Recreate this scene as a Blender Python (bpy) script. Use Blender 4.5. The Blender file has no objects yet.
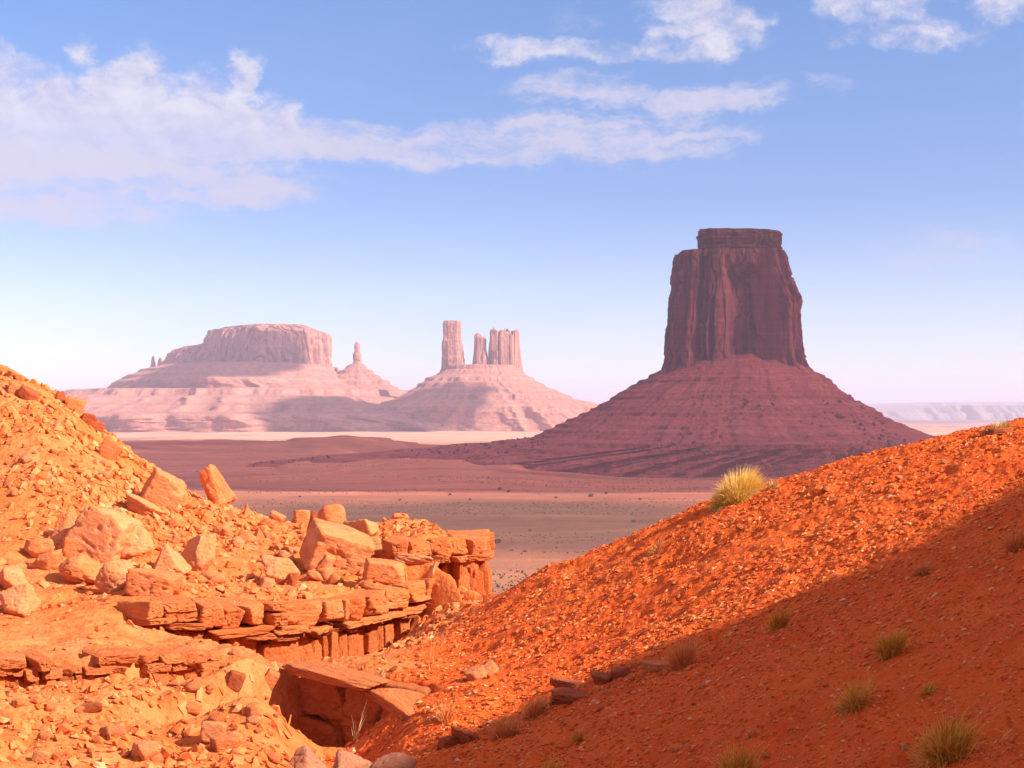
import bpy, bmesh, math, random
import numpy as np

random.seed(7)
RNG = np.random.default_rng(11)
R = math.radians
F, CX, HY = 1407.0, 512.0, 412.0          # lens: pixels per unit tangent, centre column, horizon row
EYE = 83.0                                # eye height above the valley floor; the eye is the origin
SUN_AZ, SUN_EL = R(112), R(35)            # azimuth to the right of the view direction (+Y)
S = np.array([math.sin(SUN_AZ) * math.cos(SUN_EL), math.cos(SUN_AZ) * math.cos(SUN_EL), math.sin(SUN_EL)])

scene = bpy.context.scene
COL = scene.collection


# ------------------------------------------------------------------ noise
def _hash(ix, iy, iz, seed):
    h = (ix.astype(np.int64) * 374761393 + iy.astype(np.int64) * 668265263 + iz.astype(np.int64) * 2147483647 + seed * 1274126177) & 0xFFFFFFFF
    h = ((h ^ (h >> 13)) * 1274126177) & 0xFFFFFFFF
    h = ((h ^ (h >> 16)) * 2246822519) & 0xFFFFFFFF
    h = h ^ (h >> 15)
    return (h & 0xFFFFFF).astype(np.float64) / 8388607.5 - 1.0


def vnoise(x, y, z, seed=0):
    x, y, z = np.broadcast_arrays(np.asarray(x, float), np.asarray(y, float), np.asarray(z, float))
    fx, fy, fz = np.floor(x), np.floor(y), np.floor(z)
    tx, ty, tz = x - fx, y - fy, z - fz
    q = lambda t: t * t * t * (t * (t * 6 - 15) + 10)
    tx, ty, tz = q(tx), q(ty), q(tz)
    out = 0.0
    for dx in (0, 1):
        wx = tx if dx else 1 - tx
        for dy in (0, 1):
            wy = ty if dy else 1 - ty
            for dz in (0, 1):
                wz = tz if dz else 1 - tz
                out = out + wx * wy * wz * _hash(fx + dx, fy + dy, fz + dz, seed)
    return out


def fbm(x, y, z=0.0, octv=4, seed=0, gain=0.5):
    a, s, t = 1.0, 0.0, 0.0
    x, y, z = np.asarray(x, float), np.asarray(y, float), np.asarray(z, float)
    for k in range(octv):
        s = s + a * vnoise(x, y, z, seed + k * 17)
        t += a
        x, y = (0.8 * x - 0.6 * y) * 2.03 + 7.1, (0.6 * x + 0.8 * y) * 2.03 + 3.7
        z = z * 2.03 + 1.3
        a *= gain
    return s / t


def sstep(a, b, x):
    t = np.clip((x - a) / (b - a), 0, 1)
    return t * t * (3 - 2 * t)


# ------------------------------------------------------------------ mesh helpers
def np_mesh(name, V, quads=None, tris=None, smooth=True, attrs=None):
    me = bpy.data.meshes.new(name)
    V = np.asarray(V, np.float32)
    me.vertices.add(len(V))
    me.vertices.foreach_set("co", V.ravel())
    nq = 0 if quads is None else len(quads)
    nt = 0 if tris is None else len(tris)
    loops = np.concatenate([np.asarray(quads, np.int32).ravel() if nq else np.zeros(0, np.int32),
                            np.asarray(tris, np.int32).ravel() if nt else np.zeros(0, np.int32)])
    starts = np.concatenate([np.arange(nq) * 4, nq * 4 + np.arange(nt) * 3]).astype(np.int32)
    me.loops.add(len(loops))
    me.loops.foreach_set("vertex_index", loops)
    me.polygons.add(nq + nt)
    me.polygons.foreach_set("loop_start", starts)
    me.polygons.foreach_set("use_smooth", np.full(nq + nt, smooth, dtype=bool))
    me.update(calc_edges=True)
    for k, v in (attrs or {}).items():
        v = np.asarray(v, np.float32)
        if v.ndim == 1:
            at = me.attributes.new(k, 'FLOAT', 'POINT')
            at.data.foreach_set("value", v)
        else:
            at = me.attributes.new(k, 'FLOAT_COLOR', 'POINT')
            at.data.foreach_set("color", np.concatenate([v, np.ones((len(v), 1), np.float32)], 1).ravel())
    return me


def link(name, me, mat=None, parent=None, loc=None):
    o = bpy.data.objects.new(name, me)
    COL.objects.link(o)
    if mat is not None and me is not None and not me.materials:
        me.materials.append(mat)
    if parent is not None:
        o.parent = parent
    if loc is not None:
        o.location = loc
    return o


def tag(o, label=None, cat=None, group=None, kind=None):
    for k, v in (("label", label), ("category", cat), ("group", group), ("kind", kind)):
        if v:
            o[k] = v
    return o


def grid_quads(n, m, wrap=False):
    i = np.arange(n - 1)[:, None]
    mm = m if wrap else m - 1
    j = np.arange(mm)[None, :]
    j2 = (j + 1) % m
    a = i * m + j
    b = i * m + j2
    c = (i + 1) * m + j2
    d = (i + 1) * m + j
    return np.stack([a, b, c, d], -1).reshape(-1, 4)


# ------------------------------------------------------------------ materials
class NT:
    def __init__(self, tree):
        self.t = tree

    def n(self, typ, **kw):
        nd = self.t.nodes.new(typ)
        for k, v in kw.items():
            if k.startswith('i_'):
                key = k[2:]
                key = int(key) if key.isdigit() else key.replace('_', ' ')
                self.set(nd.inputs[key], v)
            else:
                setattr(nd, k, v)
        return nd

    def set(self, sock, v):
        if isinstance(v, bpy.types.NodeSocket):
            self.t.links.new(v, sock)
        else:
            sock.default_value = v

    def math(self, op, a, b=0.0, c=0.0, clamp=False):
        nd = self.t.nodes.new('ShaderNodeMath')
        nd.operation = op
        nd.use_clamp = clamp
        self.set(nd.inputs[0], a)
        self.set(nd.inputs[1], b)
        self.set(nd.inputs[2], c)
        return nd.outputs[0]

    def vmath(self, op, a, b=None):
        nd = self.t.nodes.new('ShaderNodeVectorMath')
        nd.operation = op
        self.set(nd.inputs[0], a)
        if b is not None:
            self.set(nd.inputs[1], b)
        return nd.outputs[0]

    def noise(self, vec, scale, detail=4, rough=0.55):
        nd = self.n('ShaderNodeTexNoise', noise_dimensions='3D')
        self.set(nd.inputs['Vector'], vec)
        nd.inputs['Scale'].default_value = scale
        nd.inputs['Detail'].default_value = detail
        nd.inputs['Roughness'].default_value = rough
        return nd.outputs['Fac']

    def ramp(self, fac, stops, interp='LINEAR'):
        nd = self.n('ShaderNodeValToRGB')
        cr = nd.color_ramp
        cr.interpolation = interp
        while len(cr.elements) < len(stops):
            cr.elements.new(0.5)
        for e, (p, c) in zip(cr.elements, stops):
            e.position = p
            e.color = (c, c, c, 1) if isinstance(c, (int, float)) else (*c, 1)
        self.set(nd.inputs[0], fac)
        return nd.outputs[0]

    def mix(self, fac, a, b, mode='MIX'):
        nd = self.n('ShaderNodeMix', data_type='RGBA', blend_type=mode)
        self.set(nd.inputs[0], fac)
        for sock, v in ((nd.inputs[6], a), (nd.inputs[7], b)):
            if isinstance(v, tuple) and len(v) == 3:
                v = (*v, 1)
            self.set(sock, v)
        return nd.outputs[2]

    def bump(self, h, strength, dist, normal=None):
        nd = self.n('ShaderNodeBump')
        nd.inputs['Strength'].default_value = strength
        nd.inputs['Distance'].default_value = dist
        self.set(nd.inputs['Height'], h)
        if normal is not None:
            self.set(nd.inputs['Normal'], normal)
        return nd.outputs[0]


def new_mat(name, rough=0.95, spec=0.1):
    m = bpy.data.materials.new(name)
    m.use_nodes = True
    t = m.node_tree
    b = t.nodes['Principled BSDF']
    b.inputs['Roughness'].default_value = rough
    b.inputs['Specular IOR Level'].default_value = spec
    return m, NT(t), b


def soil_material():
    m, n, b = new_mat('red_soil')
    P = n.n('ShaderNodeTexCoord').outputs['Object']
    soil = n.n('ShaderNodeAttribute', attribute_name='soil').outputs['Fac']
    big = n.noise(P, 0.35, 5, 0.6)
    mid = n.noise(P, 2.5, 5, 0.65)
    fine = n.noise(P, 22, 4, 0.7)
    left = n.mix(n.ramp(big, [(0.35, 0.0), (0.65, 1.0)]), (0.73, 0.185, 0.044), (0.77, 0.255, 0.086))
    left = n.mix(n.ramp(mid, [(0.45, 0.0), (0.62, 0.75)]), left, (0.64, 0.125, 0.022))
    right = n.mix(n.ramp(big, [(0.35, 0.0), (0.65, 1.0)]), (0.78, 0.094, 0.009), (0.82, 0.135, 0.016))
    right = n.mix(n.ramp(mid, [(0.45, 0.0), (0.65, 0.7)]), right, (0.64, 0.070, 0.008))
    c = n.mix(soil, left, right)
    c = n.mix(n.ramp(fine, [(0.3, 0.0), (0.75, 0.55)]), c, n.mix(0.35, c, (0.74, 0.36, 0.14)))
    n.set(b.inputs['Base Color'], c)
    vor = n.n('ShaderNodeTexVoronoi', feature='F1')
    n.set(vor.inputs['Vector'], P)
    vor.inputs['Scale'].default_value = 14
    h = n.math('ADD', n.math('MULTIPLY', vor.outputs['Distance'], 0.6), n.math('MULTIPLY', n.noise(P, 35, 4, 0.7), 0.5))
    nb = n.bump(n.noise(P, 6, 6, 0.7), 0.7, 0.09)
    n.set(b.inputs['Normal'], n.bump(h, 0.7, 0.04, nb))
    return m


def rock_material(name, c1, c2, c3, vary=0.5, scale=1.0):
    m, n, b = new_mat(name, 0.9, 0.15)
    P = n.n('ShaderNodeTexCoord').outputs['Object']
    oi = n.n('ShaderNodeObjectInfo').outputs['Random']
    off = n.n('ShaderNodeCombineXYZ', i_0=n.math('MULTIPLY', oi, 37.0), i_1=n.math('MULTIPLY', oi, 71.0)).outputs[0]
    Q = n.vmath('ADD', P, off)
    a = n.noise(Q, 2.2 * scale, 5, 0.6)
    f = n.noise(Q, 14 * scale, 5, 0.7)
    c = n.mix(n.ramp(a, [(0.38, 0.0), (0.62, 1.0)]), c1, c2)
    c = n.mix(n.ramp(f, [(0.45, 0.0), (0.75, 0.7)]), c, c3)
    bed = n.noise(n.vmath('MULTIPLY', Q, (0.6, 0.6, 9.0)), 1.3 * scale, 4, 0.7)
    c = n.mix(n.ramp(bed, [(0.5, 0.0), (0.62, 0.55)]), c, n.mix(0.5, c, c3))
    vn = n.noise(Q, 1.1 * scale, 6, 0.7)
    c = n.mix(n.ramp(vn, [(0.55, 0.0), (0.68, 0.6)]), c, n.mix(1.0, c, (0.62, 0.48, 0.42), 'MULTIPLY'))
    c = n.mix(n.math('MULTIPLY', oi, vary), c, n.mix(1.0, c, (1.0, 0.74, 0.60), 'MULTIPLY'))
    n.set(b.inputs['Base Color'], c)
    st = n.vmath('MULTIPLY', Q, (1.0, 1.0, 2.2))
    h = n.math('ADD', n.math('MULTIPLY', n.noise(st, 3.5 * scale, 7, 0.72), 1.0), n.math('MULTIPLY', n.noise(Q, 18 * scale, 4, 0.7), 0.3))
    n.set(b.inputs['Normal'], n.bump(h, 0.75, 0.09))
    return m


def stone_material(name, tones):
    m, n, b = new_mat(name, 0.92, 0.12)
    t = n.n('ShaderNodeAttribute', attribute_name='tone').outputs['Fac']
    n.set(b.inputs['Base Color'], n.ramp(t, tones))
    return m


def butte_material(name, strata, varnish, talus=False, zscale=0.09):
    m, n, b = new_mat(name, 0.95, 0.05)
    P = n.n('ShaderNodeTexCoord').outputs['Object']
    warp = n.noise(P, 0.012, 4, 0.6)
    sep = n.n('ShaderNodeSeparateXYZ')
    n.set(sep.inputs[0], P)
    z = n.math('ADD', sep.outputs[2], n.math('MULTIPLY', warp, 14.0))
    cz = n.n('ShaderNodeCombineXYZ', i_2=z).outputs[0]
    band = n.noise(cz, zscale, 5, 0.75)
    c = n.ramp(band, [(0.3, strata[0]), (0.5, strata[1]), (0.7, strata[2])])
    if not talus:
        st = n.vmath('MULTIPLY', P, (1.0, 1.0, 0.09))
        v1 = n.noise(st, 0.055, 5, 0.7)
        v2 = n.noise(st, 0.22, 4, 0.7)
        c = n.mix(n.ramp(v1, [(0.44, 0.0), (0.56, 0.9)]), c, varnish)
        c = n.mix(n.ramp(v2, [(0.5, 0.0), (0.75, 0.6)]), c, n.mix(0.5, c, strata[2]))
        h = n.math('ADD', n.noise(st, 0.13, 6, 0.7), n.math('MULTIPLY', n.noise(P, 0.25, 5, 0.7), 0.35))
        n.set(b.inputs['Normal'], n.bump(h, 1.0, 9.0))
    else:
        v1 = n.noise(P, 0.03, 6, 0.7)
        c = n.mix(n.ramp(v1, [(0.45, 0.0), (0.6, 0.75)]), c, varnish)
        fl = n.noise(n.vmath('MULTIPLY', P, (1.0, 1.0, 0.35)), 0.075, 6, 0.75)
        c = n.mix(n.ramp(fl, [(0.5, 0.0), (0.66, 0.6)]), c, n.mix(1.0, c, (1.45, 1.4, 1.4), 'MULTIPLY'))
        sp = n.noise(P, 0.22, 4, 0.7)
        c = n.mix(n.ramp(sp, [(0.54, 0.0), (0.68, 0.8)]), c, n.mix(1.0, c, (0.45, 0.5, 0.6), 'MULTIPLY'))
        lg = n.n('ShaderNodeAttribute', attribute_name='ledge').outputs['Fac']
        c = n.mix(n.math('MULTIPLY', lg, n.ramp(n.noise(P, 0.05, 5, 0.7), [(0.35, 0.2), (0.6, 0.9)])), c, n.mix(0.45, strata[0], c))
        n.set(b.inputs['Normal'], n.bump(n.noise(P, 0.12, 7, 0.8), 1.0, 9.0))
    n.set(b.inputs['Base Color'], c)
    return m


def ground_material():
    m, n, b = new_mat('valley_soil', 0.97, 0.05)
    P = n.n('ShaderNodeTexCoord').outputs['Object']
    base = n.n('ShaderNodeAttribute', attribute_name='tint').outputs['Color']
    a = n.noise(n.vmath('MULTIPLY', P, (0.35, 1.0, 0.0)), 0.006, 6, 0.65)
    f = n.noise(P, 0.05, 6, 0.75)
    wsh = n.noise(n.vmath('MULTIPLY', P, (0.22, 1.0, 0.0)), 0.022, 6, 0.7)
    c = n.mix(n.ramp(a, [(0.4, 0.0), (0.62, 0.55)]), base, n.mix(1.0, base, (0.72, 0.66, 0.66), 'MULTIPLY'))
    c = n.mix(n.ramp(f, [(0.42, 0.0), (0.68, 0.6)]), c, n.mix(1.0, c, (1.35, 1.25, 1.15), 'MULTIPLY'))
    c = n.mix(n.ramp(wsh, [(0.52, 0.0), (0.66, 0.7)]), c, n.mix(1.0, c, (1.6, 1.45, 1.3), 'MULTIPLY'))
    c = n.mix(n.ramp(wsh, [(0.30, 0.6), (0.44, 0.0)]), c, n.mix(1.0, c, (0.6, 0.62, 0.62), 'MULTIPLY'))
    n.set(b.inputs['Base Color'], c)
    n.set(b.inputs['Normal'], n.bump(f, 0.5, 3.0))
    return m


def plant_material(name, stops, trans=0.25):
    m, n, b = new_mat(name, 0.8, 0.15)
    t = n.n('ShaderNodeAttribute', attribute_name='tone').outputs['Fac']
    n.set(b.inputs['Base Color'], n.ramp(t, stops))
    return m


M = {}
M['soil'] = soil_material()
M['rock'] = rock_material('orange_sandstone', (0.72, 0.245, 0.082), (0.76, 0.32, 0.13), (0.60, 0.135, 0.035))
M['pale_rock'] = rock_material('pale_sandstone', (0.77, 0.30, 0.115), (0.79, 0.365, 0.165), (0.66, 0.18, 0.05), 0.25)
M['ledge'] = rock_material('ledge_sandstone', (0.68, 0.20, 0.056), (0.73, 0.28, 0.10), (0.54, 0.11, 0.026), 0.6)
M['shale'] = rock_material('red_shale', (0.56, 0.15, 0.042), (0.62, 0.20, 0.065), (0.42, 0.085, 0.022), 0.5)
M['dark_rock'] = rock_material('red_slab_rock', (0.46, 0.105, 0.035), (0.52, 0.155, 0.06), (0.38, 0.07, 0.022), 0.5)
M['grey_rock'] = rock_material('pinkish_grey_rock', (0.56, 0.24, 0.13), (0.62, 0.29, 0.17), (0.50, 0.17, 0.08), 0.3)
M['gravel_right'] = stone_material('red_gravel', [(0.0, (0.46, 0.062, 0.012)), (0.4, (0.62, 0.125, 0.024)), (0.72, (0.70, 0.21, 0.052)), (0.88, (0.72, 0.33, 0.12)), (1.0, (0.74, 0.50, 0.34))])
M['gravel_left'] = stone_material('orange_rubble', [(0.0, (0.56, 0.12, 0.028)), (0.5, (0.71, 0.20, 0.056)), (0.88, (0.75, 0.29, 0.11)), (1.0, (0.78, 0.46, 0.26))])


# ------------------------------------------------------------------ foreground hillside as a height field
def to_world(px, py, D):
    return np.array([(px - CX) / F * D, D, (HY - py) / F * D])


def to_px(p):
    return CX + F * p[0] / p[1], HY - F * p[2] / p[1]


# polylines of the three rock ledges: (column, row of the top edge, distance), drop below the edge
LEDGES = {
    'lower': dict(pts=[(-60, 657, 15.4), (0, 656, 15.8), (60, 656, 16.2), (130, 653, 16.6), (200, 650, 17.4), (242, 652, 18.2)], drop=0.40, t0=0.2, t1=0.6),
    'main': dict(pts=[(112, 600, 20.6), (160, 601, 21.2), (220, 603, 21.6), (270, 603, 22.2), (310, 603, 22.8), (350, 598, 23.6), (392, 588, 24.6), (436, 578, 25.6)], drop=1.25, t0=2.0, t1=0.4),
    'promontory': dict(pts=[(384, 540, 26.6), (420, 539, 27.0), (455, 538, 27.2), (484, 537, 27.6), (488, 533, 29.5), (484, 530, 33.0)], drop=1.5, t0=0.9, t1=0.3),
}
LEDGES['hollow'] = dict(pts=[(282, 671, 15.7), (320, 670, 15.25), (356, 673, 14.8), (394, 681, 14.4), (408, 700, 14.0)], drop=0.95, t0=0.35, t1=0.7)
for L in LEDGES.values():
    L['w'] = np.array([to_world(*p) for p in L['pts']])


def ledge_dist(L, x, y):
    """signed distance (positive on the upper side) and arc position along a ledge line"""
    W = L['w'][:, :2]
    best = np.full(np.shape(x), 1e9)
    sgn = np.ones(np.shape(x))
    arc = np.zeros(np.shape(x))
    acc = 0.0
    for k in range(len(W) - 1):
        a, b = W[k], W[k + 1]
        ab = b - a
        ln = math.hypot(*ab)
        t = ((x - a[0]) * ab[0] + (y - a[1]) * ab[1]) / ln ** 2
        tc = np.clip(t, 0, 1)
        d = np.hypot(x - a[0] - tc * ab[0], y - a[1] - tc * ab[1])
        s = np.where(ab[0] * (y - a[1]) - ab[1] * (x - a[0]) >= 0, 1.0, -1.0)
        m = d < best - 1e-9
        best = np.where(m, d, best)
        sgn = np.where(m, s, sgn)
        arc = np.where(m, acc + tc * ln, arc)
        acc += ln
    L['len'] = acc
    return best * sgn, arc


def ledge_field(x, y):
    out = np.zeros(np.shape(x))
    for L in LEDGES.values():
        d, arc = ledge_dist(L, x, y)
        inset = 0.34 * min(1.0, L['drop'])
        taper = sstep(-0.01, L['t0'], arc) * (1 - sstep(L['len'] - L['t1'], L['len'] + 0.01, arc))
        edge = sstep(inset - 0.13, inset + 0.13, d + 0.10 * fbm(x * 3, y * 3, 0, 2, 5))
        out = out + L['drop'] * taper * np.where(d < inset - 0.14, -np.exp(-np.maximum(0, -d) / (0.9 * L['drop'] + 0.35)) * 1.0, -1.0 + edge)
    return out


CTRL = [  # left hill, back to front
    (-80, 340, 40), (0, 372, 37), (40, 391, 36.5), (85, 413, 36), (100, 433, 35.5), (130, 458, 35), (160, 479, 34.5), (200, 502, 34), (250, 516, 34), (300, 524, 34), (340, 530, 34), (384, 529, 34.5), (430, 530, 34),
    (-60, 470, 31), (0, 470, 30.5), (60, 480, 30), (120, 497, 30), (180, 522, 30), (250, 540, 29.8), (320, 546, 30), (380, 538, 29.6),
    (-60, 560, 25.5), (0, 560, 25), (60, 566, 25), (130, 572, 25), (200, 572, 25.5), (270, 576, 26), (330, 574, 26.5), (380, 566, 27),
    (-60, 615, 21), (0, 615, 21), (70, 612, 21.4), (120, 600, 21.8), (180, 596, 22.4), (250, 597, 23), (310, 596, 23.8), (350, 590, 24.6), (420, 572, 26.4),
    (-60, 650, 16.8), (0, 649, 17), (60, 648, 17.4), (130, 645, 17.8), (200, 645, 18.9), (250, 657, 19.0),
    (-60, 690, 14.2), (0, 690, 14.4), (60, 690, 14.6), (130, 685, 15), (200, 680, 15.6), (255, 676, 16.6),
    (150, 641, 19.6), (235, 658, 20.2), (290, 670, 20.6), (360, 660, 21.4), (415, 640, 22.6),
    (-60, 768, 10.6), (0, 768, 10.8), (80, 768, 11), (160, 768, 11.2), (240, 768, 11.4),
    (100, 725, 12.6), (200, 722, 13.0), (-40, 725, 12.4),
    # gully and right slope
    (255, 700, 14.6), (276, 730, 13.0), (322, 760, 13.4), (372, 757, 12.8), (300, 790, 10.8), (320, 666, 16.6), (370, 669, 15.6), (424, 676, 15.2), (430, 640, 19.5), (470, 610, 22.2), (492, 599, 23.0),
    (540, 576, 22.6), (600, 551, 22.0), (660, 523, 21.4), (720, 498, 21.0), (780, 482, 20.6), (840, 464, 20.2), (900, 446, 20.0), (960, 433, 19.8), (1024, 421, 19.6), (1100, 405, 19.2),
    (460, 660, 16.6), (520, 640, 16.4), (600, 605, 16.6), (700, 560, 16.2), (800, 525, 15.6), (900, 498, 15.0), (1024, 468, 14.2), (1100, 450, 13.8),
    (430, 715, 12.8), (520, 705, 12.4), (620, 665, 12.6), (740, 622, 12.2), (860, 585, 11.6), (1024, 545, 10.6), (1100, 528, 10.2),
    (400, 768, 10.4), (512, 768, 9.2), (640, 730, 9.2), (760, 700, 8.8), (900, 665, 8.4), (1024, 640, 8.0), (1100, 625, 7.7),
    (640, 800, 7.6), (780, 790, 7.0), (900, 775, 6.8), (1024, 755, 6.6), (1100, 745, 6.4),
    (512, 900, 5.6), (800, 900, 5.0), (1024, 880, 4.8), (200, 860, 7.6), (0, 850, 7.8),
]
CTRL_W = [to_world(*c) for c in CTRL]
for px, z60, z110, z260 in ((-250, -2, -25, -95), (0, -4, -27, -95), (200, -11, -32, -96), (400, -15, -35, -97), (485, -16, -36, -97), (600, -15, -35, -97), (800, -11, -32, -96), (1024, -8, -29, -95), (1250, -5, -25, -95)):
    for D, z in ((60, z60), (110, z110), (260, z260)):
        CTRL_W.append(np.array([(px - CX) / F * D, D, z]))
for px, D, z in ((0, 45, 0.6), (130, 44, -2.6), (250, 44, -5.0), (400, 43, -6.0), (485, 40, -7.5), (560, 34, -7.0), (660, 32, -5.2), (780, 31, -4.4), (900, 30, -3.2), (1024, 29, -2.2), (485, 31, -5.2), (540, 27, -4.4), (600, 27, -3.8),
                 (720, 26, -2.6), (840, 25, -2.0), (960, 24.5, -1.2), (1024, 24, -0.9)):
    CTRL_W.append(np.array([(px - CX) / F * D, D, z]))
CTRL_W = np.array(CTRL_W)


def uv_(x, y):
    return 3.0 * x / y, np.log(y)


def tps_kernel(r2):
    return np.where(r2 > 1e-12, 0.5 * r2 * np.log(np.maximum(r2, 1e-12)), 0)


cu, cv = uv_(CTRL_W[:, 0], CTRL_W[:, 1])
zt = CTRL_W[:, 2] / CTRL_W[:, 1] - ledge_field(CTRL_W[:, 0], CTRL_W[:, 1]) / CTRL_W[:, 1]
nC = len(cu)
K = tps_kernel((cu[:, None] - cu[None]) ** 2 + (cv[:, None] - cv[None]) ** 2) + np.eye(nC) * 1.5e-4
Pm = np.stack([np.ones(nC), cu, cv], 1)
A = np.block([[K, Pm], [Pm.T, np.zeros((3, 3))]])
W_TPS = np.linalg.solve(A, np.concatenate([zt, np.zeros(3)]))


def tps(x, y):
    u, v = uv_(x, y)
    sh = np.shape(u)
    u, v = u.ravel(), v.ravel()
    out = W_TPS[nC] + W_TPS[nC + 1] * u + W_TPS[nC + 2] * v
    for k in range(nC):
        out += W_TPS[k] * tps_kernel((u - cu[k]) ** 2 + (v - cv[k]) ** 2)
    return out.reshape(sh) * y


GA, GB = to_world(470, 607, 22.0)[:2], to_world(300, 768, 11.0)[:2]


def right_side(x, y):
    """0 on the left hill, 1 on the right slope"""
    d = ((GA[0] - GB[0]) * (y - GB[1]) - (GA[1] - GB[1]) * (x - GB[0])) / math.hypot(*(GA - GB))
    return sstep(-0.4, 0.5, -d + 0.5 * fbm(x, y, 0, 3, 9))


def hole_field(x, y):
    """the hollow under the overhanging rock in the gully"""
    c = to_world(345, 705, 14.0)
    return -0.0 * x


def base_height(x, y):
    z = tps(x, y) + ledge_field(x, y)
    rs = right_side(x, y)
    k = np.clip(y / 20.0, 0.3, 1.6)
    z = z + (0.10 * k) * fbm(x * 0.9, y * 0.9, 0, 4, 1) * (1 - 0.5 * rs)
    z = z + 0.06 * fbm(x * 3.2, y * 3.2, 0, 4, 2)
    z = z - 0.05 * (1 - rs) * np.clip(1 - 4 * np.abs(fbm(x * 0.9 + 3, y * 0.6, 0, 3, 12)), 0, 1)
    rill = np.abs(fbm(y * 0.75 + 0.25 * x, x * 0.16, 0, 4, 14))
    z = z - 0.06 * rs * np.clip(1 - 6 * rill, 0, 1) * k
    z = z + 0.018 * fbm(x * 13, y * 13, 0, 3, 3) * (0.7 + 0.6 * rs)
    return z


NA = 1250
AX = np.linspace(-0.70, 0.70, NA)
LY = np.concatenate([np.linspace(math.log(3.0), math.log(6.2), 60)[:-1], np.linspace(math.log(6.2), math.log(40), 600)[:-1], np.linspace(math.log(40), math.log(262), 80)])
NY = len(LY)
YY = np.exp(LY)[:, None] * np.ones(NA)
XX = AX[None] * YY
ZZ = base_height(XX, YY)


def H(x, y):
    x, y = np.asarray(x, float), np.asarray(y, float)
    fa = np.clip((x / y - AX[0]) / (AX[1] - AX[0]), 0, NA - 1.001)
    fy = np.interp(np.log(y), LY, np.arange(NY))
    fy = np.clip(fy, 0, NY - 1.001)
    i, j = fy.astype(int), fa.astype(int)
    ty, ta = fy - i, fa - j
    return ((ZZ[i, j] * (1 - ta) + ZZ[i, j + 1] * ta) * (1 - ty) + (ZZ[i + 1, j] * (1 - ta) + ZZ[i + 1, j + 1] * ta) * ty)


MY = np.exp(np.linspace(math.log(4.5), math.log(60), 2600))


def hit(px, py):
    """first point of the hillside along the line of sight"""
    a, q = (px - CX) / F, (HY - py) / F
    g = H(a * MY, MY) - q * MY
    k = np.argmax(g >= 0)
    if g[k] < 0:                       # over the crest: take the closest miss
        k = int(np.argmax(g / MY))
    return np.array([a * MY[k], MY[k], H(a * MY[k], MY[k])])


SIL = {}
for px in (0, 40, 80, 100, 130, 160, 200, 250, 300, 350, 400, 450, 480, 495, 540, 600, 660, 720, 780, 840, 900, 960, 1020):
    j = int(round(((px - CX) / F - AX[0]) / (AX[1] - AX[0])))
    SIL[px] = (round(float(HY - F * np.max(ZZ[:, j] / YY[:, j]))), round(float(YY[np.argmax(ZZ[:, j] / YY[:, j]), j]), 1))
print("SILHOUETTE", SIL)

rs = right_side(XX, YY)
me = np_mesh('hillside', np.stack([XX, YY, ZZ], -1).reshape(-1, 3), grid_quads(NY, NA), attrs={'soil': rs.ravel()})
tag(link('hillside', me, M['soil']), kind='structure')

# ------------------------------------------------------------------ the hill outside the frame whose shadow falls across the right slope
SH = S[:2] / np.linalg.norm(S[:2])
RP = np.array([-SH[1], SH[0]])
cosE, sinE = math.cos(SUN_EL), math.sin(SUN_EL)


def sun_uv(p):
    h = p[0] * SH[0] + p[1] * SH[1]
    return p[0] * RP[0] + p[1] * RP[1], p[2] * cosE - h * sinE


EDGE = [(1024, 486), (960, 515), (900, 546), (840, 575), (770, 605), (700, 632), (640, 655), (590, 678), (540, 700), (480, 728), (420, 748)]
UVS = sorted(sun_uv(hit(*e)) for e in EDGE)
eu, ev = np.array([u for u, v in UVS]), np.array([v for u, v in UVS])
print("SHADOW EDGE", [(round(u, 1), round(v, 2)) for u, v in UVS])
for p in ((300, 760), (380, 700), (100, 760), (20, 760), (700, 530), (1020, 430), (450, 690)):
    u, v = sun_uv(hit(*p))
    print("LIT?", p, round(v - float(np.interp(u, eu, ev)), 2))
for p in ((1000, 740), (700, 740), (520, 750), (900, 600)):
    u, v = sun_uv(hit(*p))
    print("SHADE?", p, round(v - float(np.interp(u, eu, ev)), 2))
HC = 20.0
uu = np.linspace(-12, 45, 400)
hh = np.concatenate([np.linspace(6, 19, 40)[:-1], np.linspace(19, 21, 50)[:-1], np.linspace(21, 90, 60)])
UG, HG = np.meshgrid(uu, hh)
vc = np.interp(UG, eu, ev)
zc = (vc + HC * sinE) / cosE + 0.10 * fbm(UG * 1.1, 0, 0, 4, 4) - np.maximum(0, UG - eu[-1] - 2) * 0.1
zh = np.where(HG < HC, zc - 1.7 * (HC - HG), zc - 0.25 * (HG - HC))
zh = zh + 0.5 * fbm(UG * 0.5, HG * 0.5, 0, 4, 6) * sstep(0.0, 3, np.abs(HG - HC))
VX = UG * RP[0] + HG * SH[0]
VY = UG * RP[1] + HG * SH[1]
me = np_mesh('hill', np.stack([VX, VY, zh], -1).reshape(-1, 3), grid_quads(len(hh), len(uu)), attrs={'soil': np.ones(VX.size)})
tag(link('hill', me, M['soil']), kind='structure')

# ------------------------------------------------------------------ valley floor, one sheet to the horizon
M['ground'] = ground_material()
azd = np.radians(np.concatenate([np.linspace(-180, -25, 60)[:-1], np.linspace(-25, 25, 620)[:-1], np.linspace(25, 180, 60)]))
rr = np.exp(np.concatenate([np.linspace(math.log(30), math.log(480), 20)[:-1], np.linspace(math.log(480), math.log(7000), 420)[:-1], np.linspace(math.log(7000), math.log(46000), 60)]))
AG, RG = np.meshgrid(azd, rr)
gx, gy = RG * np.sin(AG), RG * np.cos(AG)


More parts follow.
